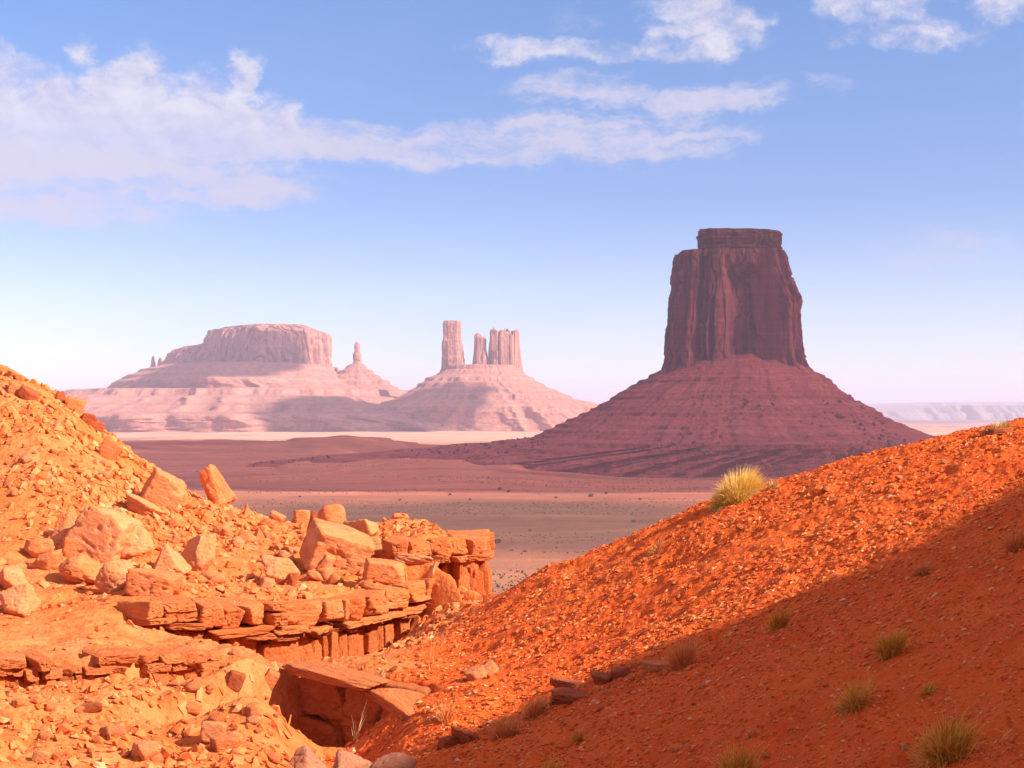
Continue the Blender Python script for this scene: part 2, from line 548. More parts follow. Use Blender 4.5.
def mound(px, D, wpx, dy, h, x=gx, y=gy):
    cx = (px - CX) / F * D
    w = wpx / F * D
    return h * np.exp(-((x - cx) / w) ** 2 - ((y - D) / dy) ** 2)


gz = 2.2 * fbm(gx / 160, gy / 160, 0, 4, 21) + 5 * sstep(2200, 4500, RG) * fbm(gx / 500, gy / 500, 0, 4, 22)
w_ = 60 * fbm(gx / 220, gy / 220, 0, 4, 23)
rid = mound(345, 2700, 62, 330, 21, gx + w_, gy + w_) + mound(230, 2650, 130, 380, 22, gx + w_, gy) + mound(110, 2650, 120, 380, 18, gx, gy + w_) + mound(455, 2650, 120, 380, 15, gx, gy + w_) \
    + mound(330, 1900, 130, 230, 12, gx + w_, gy) + mound(460, 1850, 110, 260, 15, gx, gy + w_)
P_ = 7.0
f_ = (rid + 1.5 * fbm(gx / 80, gy / 80, 0, 3, 24)) / P_
rid = rid + 0.75 * P_ * (sstep(0.35, 0.65, f_ - np.floor(f_)) - (f_ - np.floor(f_))) * sstep(2, 8, rid)
rid = rid + 2.0 * fbm(gx / 45, gy / 90, 0, 4, 26) * sstep(3, 15, rid)
gz = gz + rid
keep = sstep(30000, 9000, RG)
gz = -EYE + (gz * keep)
gz = np.maximum(gz, -EYE - 4)
wr = RG * (1 + 0.22 * fbm(gx / 300, gy / 300, 0, 4, 30) + 0.05 * fbm(gx / 70, gy / 140, 0, 3, 31))
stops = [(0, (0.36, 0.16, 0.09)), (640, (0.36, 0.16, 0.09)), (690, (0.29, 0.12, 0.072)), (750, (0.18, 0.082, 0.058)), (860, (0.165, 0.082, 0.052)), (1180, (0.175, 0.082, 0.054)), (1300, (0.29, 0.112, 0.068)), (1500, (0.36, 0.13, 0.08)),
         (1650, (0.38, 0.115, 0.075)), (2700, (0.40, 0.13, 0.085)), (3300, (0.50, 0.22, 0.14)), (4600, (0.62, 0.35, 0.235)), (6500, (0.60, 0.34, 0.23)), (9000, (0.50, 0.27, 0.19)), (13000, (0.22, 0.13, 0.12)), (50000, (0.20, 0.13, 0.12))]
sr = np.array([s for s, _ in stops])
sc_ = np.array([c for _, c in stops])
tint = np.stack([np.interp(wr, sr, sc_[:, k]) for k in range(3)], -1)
redm = sstep(4, 14, rid)[..., None]
tint = tint * (1 - redm) + np.array([0.42, 0.135, 0.085]) * redm
scrub = sstep(0.05, 0.45, fbm(gx / 420, gy / 420, 0, 5, 35, 0.6)) * sstep(2900, 3600, RG)
tint = tint * (1 - 0.42 * scrub[..., None])
streak = sstep(0.25, 0.55, fbm(gx / 260, gy / 60, 0, 4, 33)) * sstep(2600, 600, RG)
tint = tint * (1 + 0.30 * streak[..., None])
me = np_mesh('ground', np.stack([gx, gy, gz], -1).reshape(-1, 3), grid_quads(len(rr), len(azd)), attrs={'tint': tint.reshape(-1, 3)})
tag(link('ground', me, M['ground']), kind='structure')


# ------------------------------------------------------------------ buttes
def resample(rows, n, sharp=True):
    rows = np.array(rows, float)
    dl = np.sqrt(((rows[1:, 0] - rows[:-1, 0]) ** 2 + (rows[1:, 1] - rows[:-1, 1]) ** 2) * 0.25 + (rows[1:, 2] - rows[:-1, 2]) ** 2) + 1e-6
    s = np.concatenate([[0], np.cumsum(dl)])
    t = np.linspace(0, s[-1], n)
    return np.stack([np.interp(t, s, rows[:, k]) for k in range(3)], 1)


def stack(name, rows, D, mat, parent, origin, n=120, nt=360, depth=0.8, expo=3.0, rib=0.0, rib_scale=18.0, rib_z=0.10, cells=0.0, layer=0.0, layer_p=4.0, terr=0.0, terr_p=9.0, gully=0.0, gully_s=40.0, crack=0.0, front=None, dmax=1e9, seed=0, top_noise=0.0, bumps=None, panels=0.0, shear=None):
    """a rock body through the outline rows (left column, right column, row) at distance D"""
    if D > 4000:                       # the far bodies are larger: scale their relief
        q_ = D / 4800.0
        rib, rib_scale, crack, layer, layer_p, terr_p, gully, top_noise = rib * q_, rib_scale * q_, crack * q_, layer * q_, layer_p * q_, terr_p * q_, gully * q_, top_noise * q_
    rw = resample(rows, n)
    k = D / F
    xl, xr, z = (rw[:, 0] - CX) * k, (rw[:, 1] - CX) * k, (HY - rw[:, 2]) * k
    th = np.linspace(0, 2 * np.pi, nt, endpoint=False)
    cx, hw = (xl + xr) / 2, (xr - xl) / 2
    e = np.interp(np.arange(n), np.arange(n), np.full(n, expo))
    c, s = np.cos(th), np.sin(th)
    spc = np.sign(c) * np.abs(c) ** (2 / expo)
    sps = np.sign(s) * np.abs(s) ** (2 / expo)
    dd = np.minimum(hw * depth, dmax)
    x = cx[:, None] + hw[:, None] * spc[None]
    y = D + dd[:, None] * sps[None]
    z = z[:, None] + 0 * x
    ux, uy = (x - cx[:, None]) / (np.abs(hw[:, None]) + 1e-6), (y - D) / (dd[:, None] + 1e-6)
    ul = np.hypot(ux, uy) + 1e-6
    ux, uy = ux / ul, uy / ul
    d = 0.0
    ledge = np.zeros(x.shape)
    if shear is not None:
        xs_ = (shear[0] - CX) * k
        y = y + shear[1] * np.maximum(0, xs_ - x)
    if rib:
        n1 = fbm(x / rib_scale, y / rib_scale, z / rib_scale * rib_z, 5, seed + 40, 0.55)
        n2 = vnoise(x / (rib_scale * 1.7), y / (rib_scale * 1.7), z / rib_scale * rib_z * 0.6, seed + 55)
        d = d + rib * (0.8 * n1 + 0.9 * np.abs(n2) - 0.3)
        n3 = vnoise(x / (rib_scale * 0.55), y / (rib_scale * 0.55), z / rib_scale * rib_z * 0.7, seed + 61)
        d = d - (crack or rib * 0.6) * np.clip(1 - np.abs(n3) * 5, 0, 1) ** 2
    if panels:
        for cnt, am in ((17, 1.0), (41, 0.55), (97, 0.22)):
            u_ = th[None] / (2 * np.pi) * cnt + 0.35 * fbm(th[None] * cnt / 9, z / 60, 0, 3, seed + 70) + 0.25 * vnoise(th[None] * cnt / 3, z / 25, 0, seed + 71)
            i_ = np.floor(u_)
            f_ = u_ - i_
            lvl = np.floor(z / 70 + 3 * _hash(i_ % cnt, 0 * i_, 0 * i_, seed + 73))
            h0 = _hash(i_ % cnt, 0 * lvl, 0 * i_, seed + 72)
            h1 = _hash((i_ + 1) % cnt, 0 * lvl, 0 * i_, seed + 72)
            d = d + panels * am * (h0 + (h1 - h0) * sstep(0.80, 1.0, f_))
            d = d - panels * am * 0.5 * np.exp(-((f_ - 0.86) / 0.06) ** 2)
    if cells:
        d = d + cells * fbm(x / 9, y / 9, z / 9, 4, seed + 43)
    if layer:
        lz = z + 1.0 * fbm(x / 30, y / 30, 0, 2, seed + 44)
        d = d + layer * (vnoise(0 * x + 3.3, 0 * x, lz / layer_p, seed + 45) + 0.6 * vnoise(x / 14, y / 14, lz / (layer_p * 0.5), seed + 46))
    if gully:
        ang = th[None] * 1.0
        rad = np.hypot(x - cx[:, None], y - D)
        g = fbm(np.cos(ang) * gully_s / 6 + rad / 400, np.sin(ang) * gully_s / 6, z / 120, 5, seed + 47, 0.6)
        g = g + 0.5 - 1.1 * np.abs(vnoise(np.cos(ang) * gully_s / 4 + 0.4 * g, np.sin(ang) * gully_s / 4, rad / 500, seed + 52))
        amp = np.minimum(1.0, np.linspace(0.15, 1.6, n))[:, None]
        d = d + gully * g * amp
    if front is not None:
        d = d + front(th[None], x, y, z)
    x = x + d * ux
    y = y + d * uy
    if terr:
        zz = z + 2.5 * fbm(x / 60, y / 60, 0, 3, seed + 48)
        P2 = terr_p
        f = zz / P2
        fr = f - np.floor(f)
        m = sstep(-0.45, 0.45, fbm(x / (terr_p * 14), y / (terr_p * 14), np.floor(f) * 3.1, 5, seed + 49, 0.65)) * terr
        amp = 0.35 + 0.65 * (_hash(np.floor(f), 0 * f, 0 * f, seed + 50) * 0.5 + 0.5)
        z = z + P2 * m * amp * (sstep(0.42, 0.58, fr) - fr)
        ledge = m * amp * sstep(0.36, 0.44, fr) * (1 - sstep(0.56, 0.64, fr))
    if bumps is not None:
        z = z + bumps(th[None], x, y, z)
    if top_noise:
        z = z + top_noise * fbm(x / 12, y / 12, 0, 3, seed + 51) * sstep(0.2, 0.0, np.linspace(0, 1, n))[:, None]
    V = np.stack([x - origin[0], y - origin[1], z - origin[2]], -1).reshape(-1, 3)
    me = np_mesh(name, V, grid_quads(n, nt, True)[:, ::-1], attrs={'ledge': ledge.ravel()})
    return link(name, me, mat, parent)


def root(name, px, D, label, cat, group=None):
    p = ((px - CX) / F * D, D, -EYE)
    o = bpy.data.objects.new(name, None)
    COL.objects.link(o)
    o.location = p
    o.empty_display_size = 20
    tag(o, label, cat, group)
    return o, p


M['near_tower'] = butte_material('dark_red_cliff_rock', [(0.25, 0.050, 0.056), (0.31, 0.066, 0.070), (0.40, 0.115, 0.11)], (0.11, 0.025, 0.036))
M['near_talus'] = butte_material('red_talus_rock', [(0.20, 0.040, 0.042), (0.47, 0.10, 0.090), (0.57, 0.165, 0.145)], (0.35, 0.075, 0.070), True, 0.13)
M['near_cap'] = butte_material('dark_layered_cap_rock', [(0.10, 0.024, 0.028), (0.22, 0.05, 0.048), (0.38, 0.11, 0.09)], (0.14, 0.034, 0.036), True, 0.35)
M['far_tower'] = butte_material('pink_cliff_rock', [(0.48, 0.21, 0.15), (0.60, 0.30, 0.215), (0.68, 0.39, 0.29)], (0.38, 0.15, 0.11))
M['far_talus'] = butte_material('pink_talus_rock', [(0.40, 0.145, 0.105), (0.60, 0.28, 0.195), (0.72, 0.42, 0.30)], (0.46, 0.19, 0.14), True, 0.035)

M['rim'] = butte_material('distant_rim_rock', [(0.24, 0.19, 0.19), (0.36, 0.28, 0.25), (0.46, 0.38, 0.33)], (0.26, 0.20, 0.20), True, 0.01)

# the near butte
bt, org = root('butte', 737, 2080, 'tall dark red butte with a flat layered top on a wide red scree cone', 'butte')


def merrick_front(th, x, y, z):
    t = np.cos(th)
    fr = (np.sin(th) < 0) * 1.0
    rec = sstep(-0.12, -0.02, t) * (1 - sstep(0.30, 0.36, t)) * sstep(215, 195, z) * sstep(60, 90, z)
    rec2 = sstep(-0.62, -0.58, t) * (1 - sstep(-0.55, -0.50, t))
    nose = np.exp(-((t - 0.42) / 0.07) ** 2) * sstep(60, 110, z)
    rec3 = sstep(0.62, 0.70, t) * (1 - sstep(0.80, 0.9, t))
    rec4 = np.exp(-((t + 0.3) / 0.035) ** 2) * sstep(170, 150, z) * sstep(70, 90, z)
    return fr * (-19 * rec - 11 * rec2 + 10 * nose - 12 * rec3 - 10 * rec4) + 3.5 * np.abs(fbm(x / 45, y / 45, z / 70, 3, 99)) - 5 * np.clip(1 - 7 * np.abs(vnoise(x / 26 + 0.6 * fbm(x / 30, z / 30, 0, 2, 97), y / 26, z / 160, 98)), 0, 1)


stack('tower', [(704, 774, 251.5), (680, 781, 252.5), (678.5, 782, 256), (677.5, 784, 266), (677, 788, 280), (674.5, 793, 293), (673, 796.5, 300), (672.5, 796.5, 322), (669.5, 797.5, 327), (669, 799, 345), (668, 802, 362), (664, 808, 376), (660, 812, 392)],
      2080, M['near_tower'], bt, org, n=260, nt=1100, depth=0.8, expo=3.4, rib=2.5, rib_scale=16, rib_z=0.10, crack=2.5, cells=1.3, layer=0.8, layer_p=7, front=merrick_front, seed=3, panels=6.0)
stack('cap', [(738, 739, 231.5), (700, 742, 230.5), (698, 774, 233), (697.5, 780, 235.5), (698.5, 780, 241), (697.5, 780.5, 247), (700, 779, 252), (701, 778, 258)],
      2080, M['near_cap'], bt, org, n=110, nt=640, depth=0.85, expo=4.2, cells=4.2, layer=2.6, layer_p=4.2, seed=5, rib=3.0, rib_scale=12, rib_z=0.3, crack=3.0, top_noise=7.0, panels=2.6)


def talus_front(th, x, y, z):
    up = np.exp(-((np.cos(th) - 0.02) / 0.6) ** 2) * (np.sin(th) < 0)
    return up * 3.0 * sstep(-40, 55, z) + 4.0 * fbm(x / 18, y / 18, 0, 4, 96) * sstep(0, 60, z)


stack('talus', [(690, 780, 359), (668, 806, 368), (662, 811, 371), (650, 822, 377), (640, 829, 382), (622, 839, 392), (607, 853, 402), (597, 867, 408), (575, 880, 418), (545, 914, 432), (536, 926, 437), (480, 944, 444), (410, 962, 449.5), (340, 985, 455), (275, 1010, 461), (215, 1035, 467.5), (160, 1060, 476)],
      2080, M['near_talus'], bt, org, n=330, nt=1100, depth=0.95, expo=2.1, dmax=300, terr=0.9, terr_p=8.0, gully=11, gully_s=54, cells=2.6, seed=8, bumps=talus_front)

# fallen blocks lying on the scree of the near butte
tv = np.array([v.co[:] for v in bpy.data.objects['talus'].data.vertices]).reshape(330, 1100, 3)
rgt = np.random.default_rng(44)
ri, ci = rgt.integers(60, 300, 4200), rgt.integers(560, 1090, 4200)
bp = tv[ri, ci]
cl = sstep(-0.05, 0.4, fbm(bp[:, 0] / 70, bp[:, 2] / 45, 0, 4, 45)) > rgt.random(len(bp))
bp = bp[cl]
bs = 1.2 + 5.5 * rgt.random(len(bp)) ** 4
cb_ = np.array([[1, 0, 0], [-0.5, 0.8, 0], [-0.5, -0.8, 0], [0.5, 0.4, 0.8], [-0.4, 0.2, 1.0], [0.1, -0.5, 0.9]])
ct_ = np.array([[0, 1, 3], [1, 4, 3], [1, 2, 4], [2, 5, 4], [2, 0, 5], [0, 3, 5], [3, 4, 5]])
bv = (cb_[None] + rgt.normal(0, 0.25, (len(bp), 6, 3))) * (bs * 0.6)[:, None, None] + bp[:, None]
tag(link('fallen_blocks', np_mesh('fallen_blocks', bv.reshape(-1, 3), None, (ct_[None] + np.arange(len(bp))[:, None, None] * 6).reshape(-1, 3), smooth=False), M['near_tower'], bt), kind='stuff')

# far left mesa with its own scree and side block
ms, org = root('mesa', 268, 7000, 'broad flat topped pinkish mesa standing farthest left in the haze', 'mesa')
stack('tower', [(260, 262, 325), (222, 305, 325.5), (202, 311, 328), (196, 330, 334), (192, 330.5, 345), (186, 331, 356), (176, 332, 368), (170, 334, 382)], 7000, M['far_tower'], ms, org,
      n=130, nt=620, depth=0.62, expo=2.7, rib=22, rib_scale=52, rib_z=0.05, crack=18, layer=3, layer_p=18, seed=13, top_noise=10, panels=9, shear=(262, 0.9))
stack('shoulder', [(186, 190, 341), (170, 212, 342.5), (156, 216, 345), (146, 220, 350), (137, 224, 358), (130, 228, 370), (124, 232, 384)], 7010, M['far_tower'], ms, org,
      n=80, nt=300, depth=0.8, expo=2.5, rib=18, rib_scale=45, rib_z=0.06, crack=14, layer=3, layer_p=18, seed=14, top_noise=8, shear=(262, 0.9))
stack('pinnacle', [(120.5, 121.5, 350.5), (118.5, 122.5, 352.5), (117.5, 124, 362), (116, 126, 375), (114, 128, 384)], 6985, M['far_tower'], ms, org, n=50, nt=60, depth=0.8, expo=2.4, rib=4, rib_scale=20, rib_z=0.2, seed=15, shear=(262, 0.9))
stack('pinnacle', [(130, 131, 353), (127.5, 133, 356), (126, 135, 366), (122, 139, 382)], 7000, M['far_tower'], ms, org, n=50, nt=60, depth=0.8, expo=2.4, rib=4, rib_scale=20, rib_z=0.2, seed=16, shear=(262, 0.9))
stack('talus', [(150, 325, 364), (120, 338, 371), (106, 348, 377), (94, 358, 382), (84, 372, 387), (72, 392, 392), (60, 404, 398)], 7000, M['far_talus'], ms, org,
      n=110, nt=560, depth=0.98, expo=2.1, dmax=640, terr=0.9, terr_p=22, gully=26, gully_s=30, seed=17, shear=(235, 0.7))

# the bench of stepped rock the far formations stand on
stack('terrace', [(200, 300, 385), (88, 406, 390), (80, 412, 396), (60, 425, 399), (44, 448, 405), (20, 462, 412), (-10, 500, 416), (-60, 560, 422), (-100, 590, 430)], 7050, M['far_talus'], None, (0, 0, 0),
      n=120, nt=700, depth=1.0, expo=2.2, dmax=1250, terr=0.9, terr_p=24, gully=60, gully_s=40, seed=18)
tag(bpy.data.objects['terrace'], kind='structure')

sp, org = root('rock_spire', 357, 6900, 'slender rock spire on a small stepped cone just right of the broad mesa', 'rock spire')
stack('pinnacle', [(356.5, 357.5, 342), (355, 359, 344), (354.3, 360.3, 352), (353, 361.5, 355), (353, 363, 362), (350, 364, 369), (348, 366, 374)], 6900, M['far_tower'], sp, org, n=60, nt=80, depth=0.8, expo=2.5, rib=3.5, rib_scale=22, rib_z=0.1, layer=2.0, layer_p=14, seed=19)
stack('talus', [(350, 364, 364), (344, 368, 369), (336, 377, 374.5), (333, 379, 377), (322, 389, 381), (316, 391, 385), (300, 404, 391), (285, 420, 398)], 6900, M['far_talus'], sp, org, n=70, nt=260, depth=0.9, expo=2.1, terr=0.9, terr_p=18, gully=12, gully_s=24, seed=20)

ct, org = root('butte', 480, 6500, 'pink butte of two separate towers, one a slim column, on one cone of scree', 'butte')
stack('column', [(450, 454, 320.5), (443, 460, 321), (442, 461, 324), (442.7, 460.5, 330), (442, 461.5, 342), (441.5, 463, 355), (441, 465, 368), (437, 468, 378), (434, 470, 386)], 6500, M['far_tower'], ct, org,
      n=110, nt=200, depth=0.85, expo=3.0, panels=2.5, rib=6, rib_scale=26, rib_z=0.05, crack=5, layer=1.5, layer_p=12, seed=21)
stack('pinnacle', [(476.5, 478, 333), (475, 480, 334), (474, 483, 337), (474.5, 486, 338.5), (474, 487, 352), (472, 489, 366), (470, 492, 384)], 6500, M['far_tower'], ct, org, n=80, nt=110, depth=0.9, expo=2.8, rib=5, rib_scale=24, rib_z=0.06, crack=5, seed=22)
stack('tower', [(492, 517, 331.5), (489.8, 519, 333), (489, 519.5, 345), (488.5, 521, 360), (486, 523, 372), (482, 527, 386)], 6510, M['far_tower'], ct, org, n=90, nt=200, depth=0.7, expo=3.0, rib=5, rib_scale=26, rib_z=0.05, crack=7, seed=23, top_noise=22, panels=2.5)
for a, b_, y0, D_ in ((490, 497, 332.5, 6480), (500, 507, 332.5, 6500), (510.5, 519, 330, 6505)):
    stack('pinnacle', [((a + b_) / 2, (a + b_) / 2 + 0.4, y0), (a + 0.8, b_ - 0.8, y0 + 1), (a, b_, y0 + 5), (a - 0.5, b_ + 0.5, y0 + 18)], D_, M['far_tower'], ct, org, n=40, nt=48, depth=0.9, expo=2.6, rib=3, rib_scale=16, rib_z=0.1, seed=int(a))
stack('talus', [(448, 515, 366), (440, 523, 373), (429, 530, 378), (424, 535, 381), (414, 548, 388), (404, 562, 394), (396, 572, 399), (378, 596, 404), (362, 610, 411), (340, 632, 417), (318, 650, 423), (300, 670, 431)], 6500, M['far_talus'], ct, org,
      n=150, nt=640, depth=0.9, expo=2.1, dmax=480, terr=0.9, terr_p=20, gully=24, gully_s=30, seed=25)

# far rims on the skyline
for nm, D_, x0, x1, y0, y1, sd in (('hills', 15000, 850, 1600, 404.5, 417, 70), ('hills', 22000, 820, 2200, 401.5, 415, 71), ('hills', 24000, -900, 860, 409.5, 416, 72)):
    xs = np.linspace((x0 - CX) / F * D_, (x1 - CX) / F * D_, 400)
    k = D_ / F
    topz = (HY - (y0 + 1.3 * fbm(xs / (60 * k), 0, 0, 4, sd) + sstep(0, 1, 1 - (xs - xs[0]) / (140 * k)) * (y1 - y0) * 0.75)) * k
    prof = np.array([[-0.02, -1.0], [0.0, 0.0], [0.012, 0.45], [0.02, 0.55], [0.03, 0.95], [0.05, 1.0], [0.3, 1.0]])
    bz = -EYE - 3
    Vh = []
    for a, hgt in prof:
        yy = D_ * (1 + a) + 40 * k * 0.02 * fbm(xs / (8 * k), a * 9, 0, 4, sd + 3) * 40
        zz = np.where(hgt < 0, bz, bz + (topz - bz) * max(hgt, 0))
        Vh.append(np.stack([xs, yy, zz], -1))
    me = np_mesh(nm, np.array(Vh).reshape(-1, 3), grid_quads(len(prof), 400))
    tag(link(nm, me, M['rim']), kind='structure')


# ------------------------------------------------------------------ rocks
_ico = {}


def ico(sub):
    if sub not in _ico:
        bm = bmesh.new()
        bmesh.ops.create_icosphere(bm, subdivisions=sub, radius=1.0)
        bm.verts.ensure_lookup_table()
        V = np.array([v.co[:] for v in bm.verts])
        T = np.array([[v.index for v in f.verts] for f in bm.faces])
        bm.free()
        _ico[sub] = (V / np.linalg.norm(V, axis=1)[:, None], T)
    return _ico[sub]


def rock_mesh(style='angular', seed=0, sub=4, name='rock'):
    """unit-box rock: a soft-edged polyhedron with chipped, noisy faces"""
    rg = np.random.default_rng(seed + 1000)
    Vd, T = ico(sub)
    pl = []
    if style == 'block':
        for ax in range(3):
            for sg in (-1, 1):
                nrm = np.zeros(3)
                nrm[ax] = sg
                nrm += rg.normal(0, 0.10, 3)
                pl.append((nrm, 1.0 + rg.uniform(-0.08, 0.05)))
        for _ in range(8 if style == 'block' else 6):
            pl.append((rg.normal(0, 1, 3), rg.uniform(1.18, 1.5)))
        p = 60
    elif style == 'round':
        for _ in range(26):
            pl.append((rg.normal(0, 1, 3), rg.uniform(0.93, 1.08)))
        p = 12
    elif style == 'slab':
        for sg in (-1, 1):
            pl.append((np.array([rg.normal(0, 0.06), rg.normal(0, 0.06), sg]), 1.0))
        for k in range(6):
            a = k / 6 * 2 * math.pi + rg.uniform(-0.35, 0.35)
            pl.append((np.array([math.cos(a), math.sin(a), rg.normal(0, 0.18)]), rg.uniform(0.82, 1.15)))
        for _ in range(4):
            pl.append((rg.normal(0, 1, 3), rg.uniform(1.2, 1.45)))
        p = 26
    elif style == 'wedge':
        pl.append((np.array([0, 0, -1.0]), 0.8))
        for k in range(5):
            a = k / 5 * 2 * math.pi + rg.uniform(-0.4, 0.4)
            pl.append((np.array([math.cos(a), math.sin(a), rg.uniform(0.25, 0.75)]), rg.uniform(0.6, 0.85)))
        for _ in range(6):
            pl.append((rg.normal(0, 1, 3), rg.uniform(1.0, 1.3)))
        p = 45
    else:
        for _ in range(13):
            pl.append((rg.normal(0, 1, 3), rg.uniform(0.72, 1.15)))
        for sg in (-1, 1):
            pl.append((np.array([rg.normal(0, .15), rg.normal(0, .15), sg]), 0.85))
        p = 45
    acc = 0.0
    for nrm, dk in pl:
        nrm = nrm / np.linalg.norm(nrm)
        acc = acc + np.maximum(0, Vd @ nrm / dk) ** p
    r = acc ** (-1.0 / p)
    r = np.minimum(r, 1.9)
    amp = 0.45 if style == 'block' else 0.9
    o = rg.uniform(0, 50, 3)
    q = Vd * r[:, None]
    n1 = fbm(q[:, 0] * 1.3 + o[0], q[:, 1] * 1.3 + o[1], q[:, 2] * 1.3 + o[2], 3, seed)
    n2 = fbm(q[:, 0] * 4 + o[0], q[:, 1] * 4 + o[1], q[:, 2] * 9 + o[2], 3, seed + 5)
    r = r * (1 + amp * (0.10 * n1 + 0.05 * n2))
    q = Vd * r[:, None]
    n3 = vnoise(q[:, 0] * 2.3 + o[1], q[:, 1] * 2.3 + o[2], q[:, 2] * 2.3 + o[0], seed + 9)
    r = r * (1 - 0.10 * np.clip(1 - np.abs(n3) * 9, 0, 1))          # cracks
    q = Vd * r[:, None]
    lo, hi = q.min(0), q.max(0)
    q = (q - (lo + hi) / 2) / (hi - lo)
    return np_mesh(name, q, None, T, smooth=True)


def place(name, me, mat, p, dims, roll=0.0, pitch=0.0, yaw=0.0, parent=None):
    o = bpy.data.objects.new(name, me)
    COL.objects.link(o)
    if not me.materials:
        me.materials.append(mat)
    o.scale = dims
    o.rotation_mode = 'ZYX'
    o.rotation_euler = (R(pitch), R(roll), R(yaw))
    o.location = p
    if parent is not None:
        o.parent = parent
    return o


def surf_normal(x, y, e=0.25):
    nx = -(H(x + e, y) - H(x - e, y)) / (2 * e)
    ny = -(H(x, y + e) - H(x, y - e)) / (2 * e)
    v = np.array([nx, ny, 1.0])
    return v / np.linalg.norm(v)


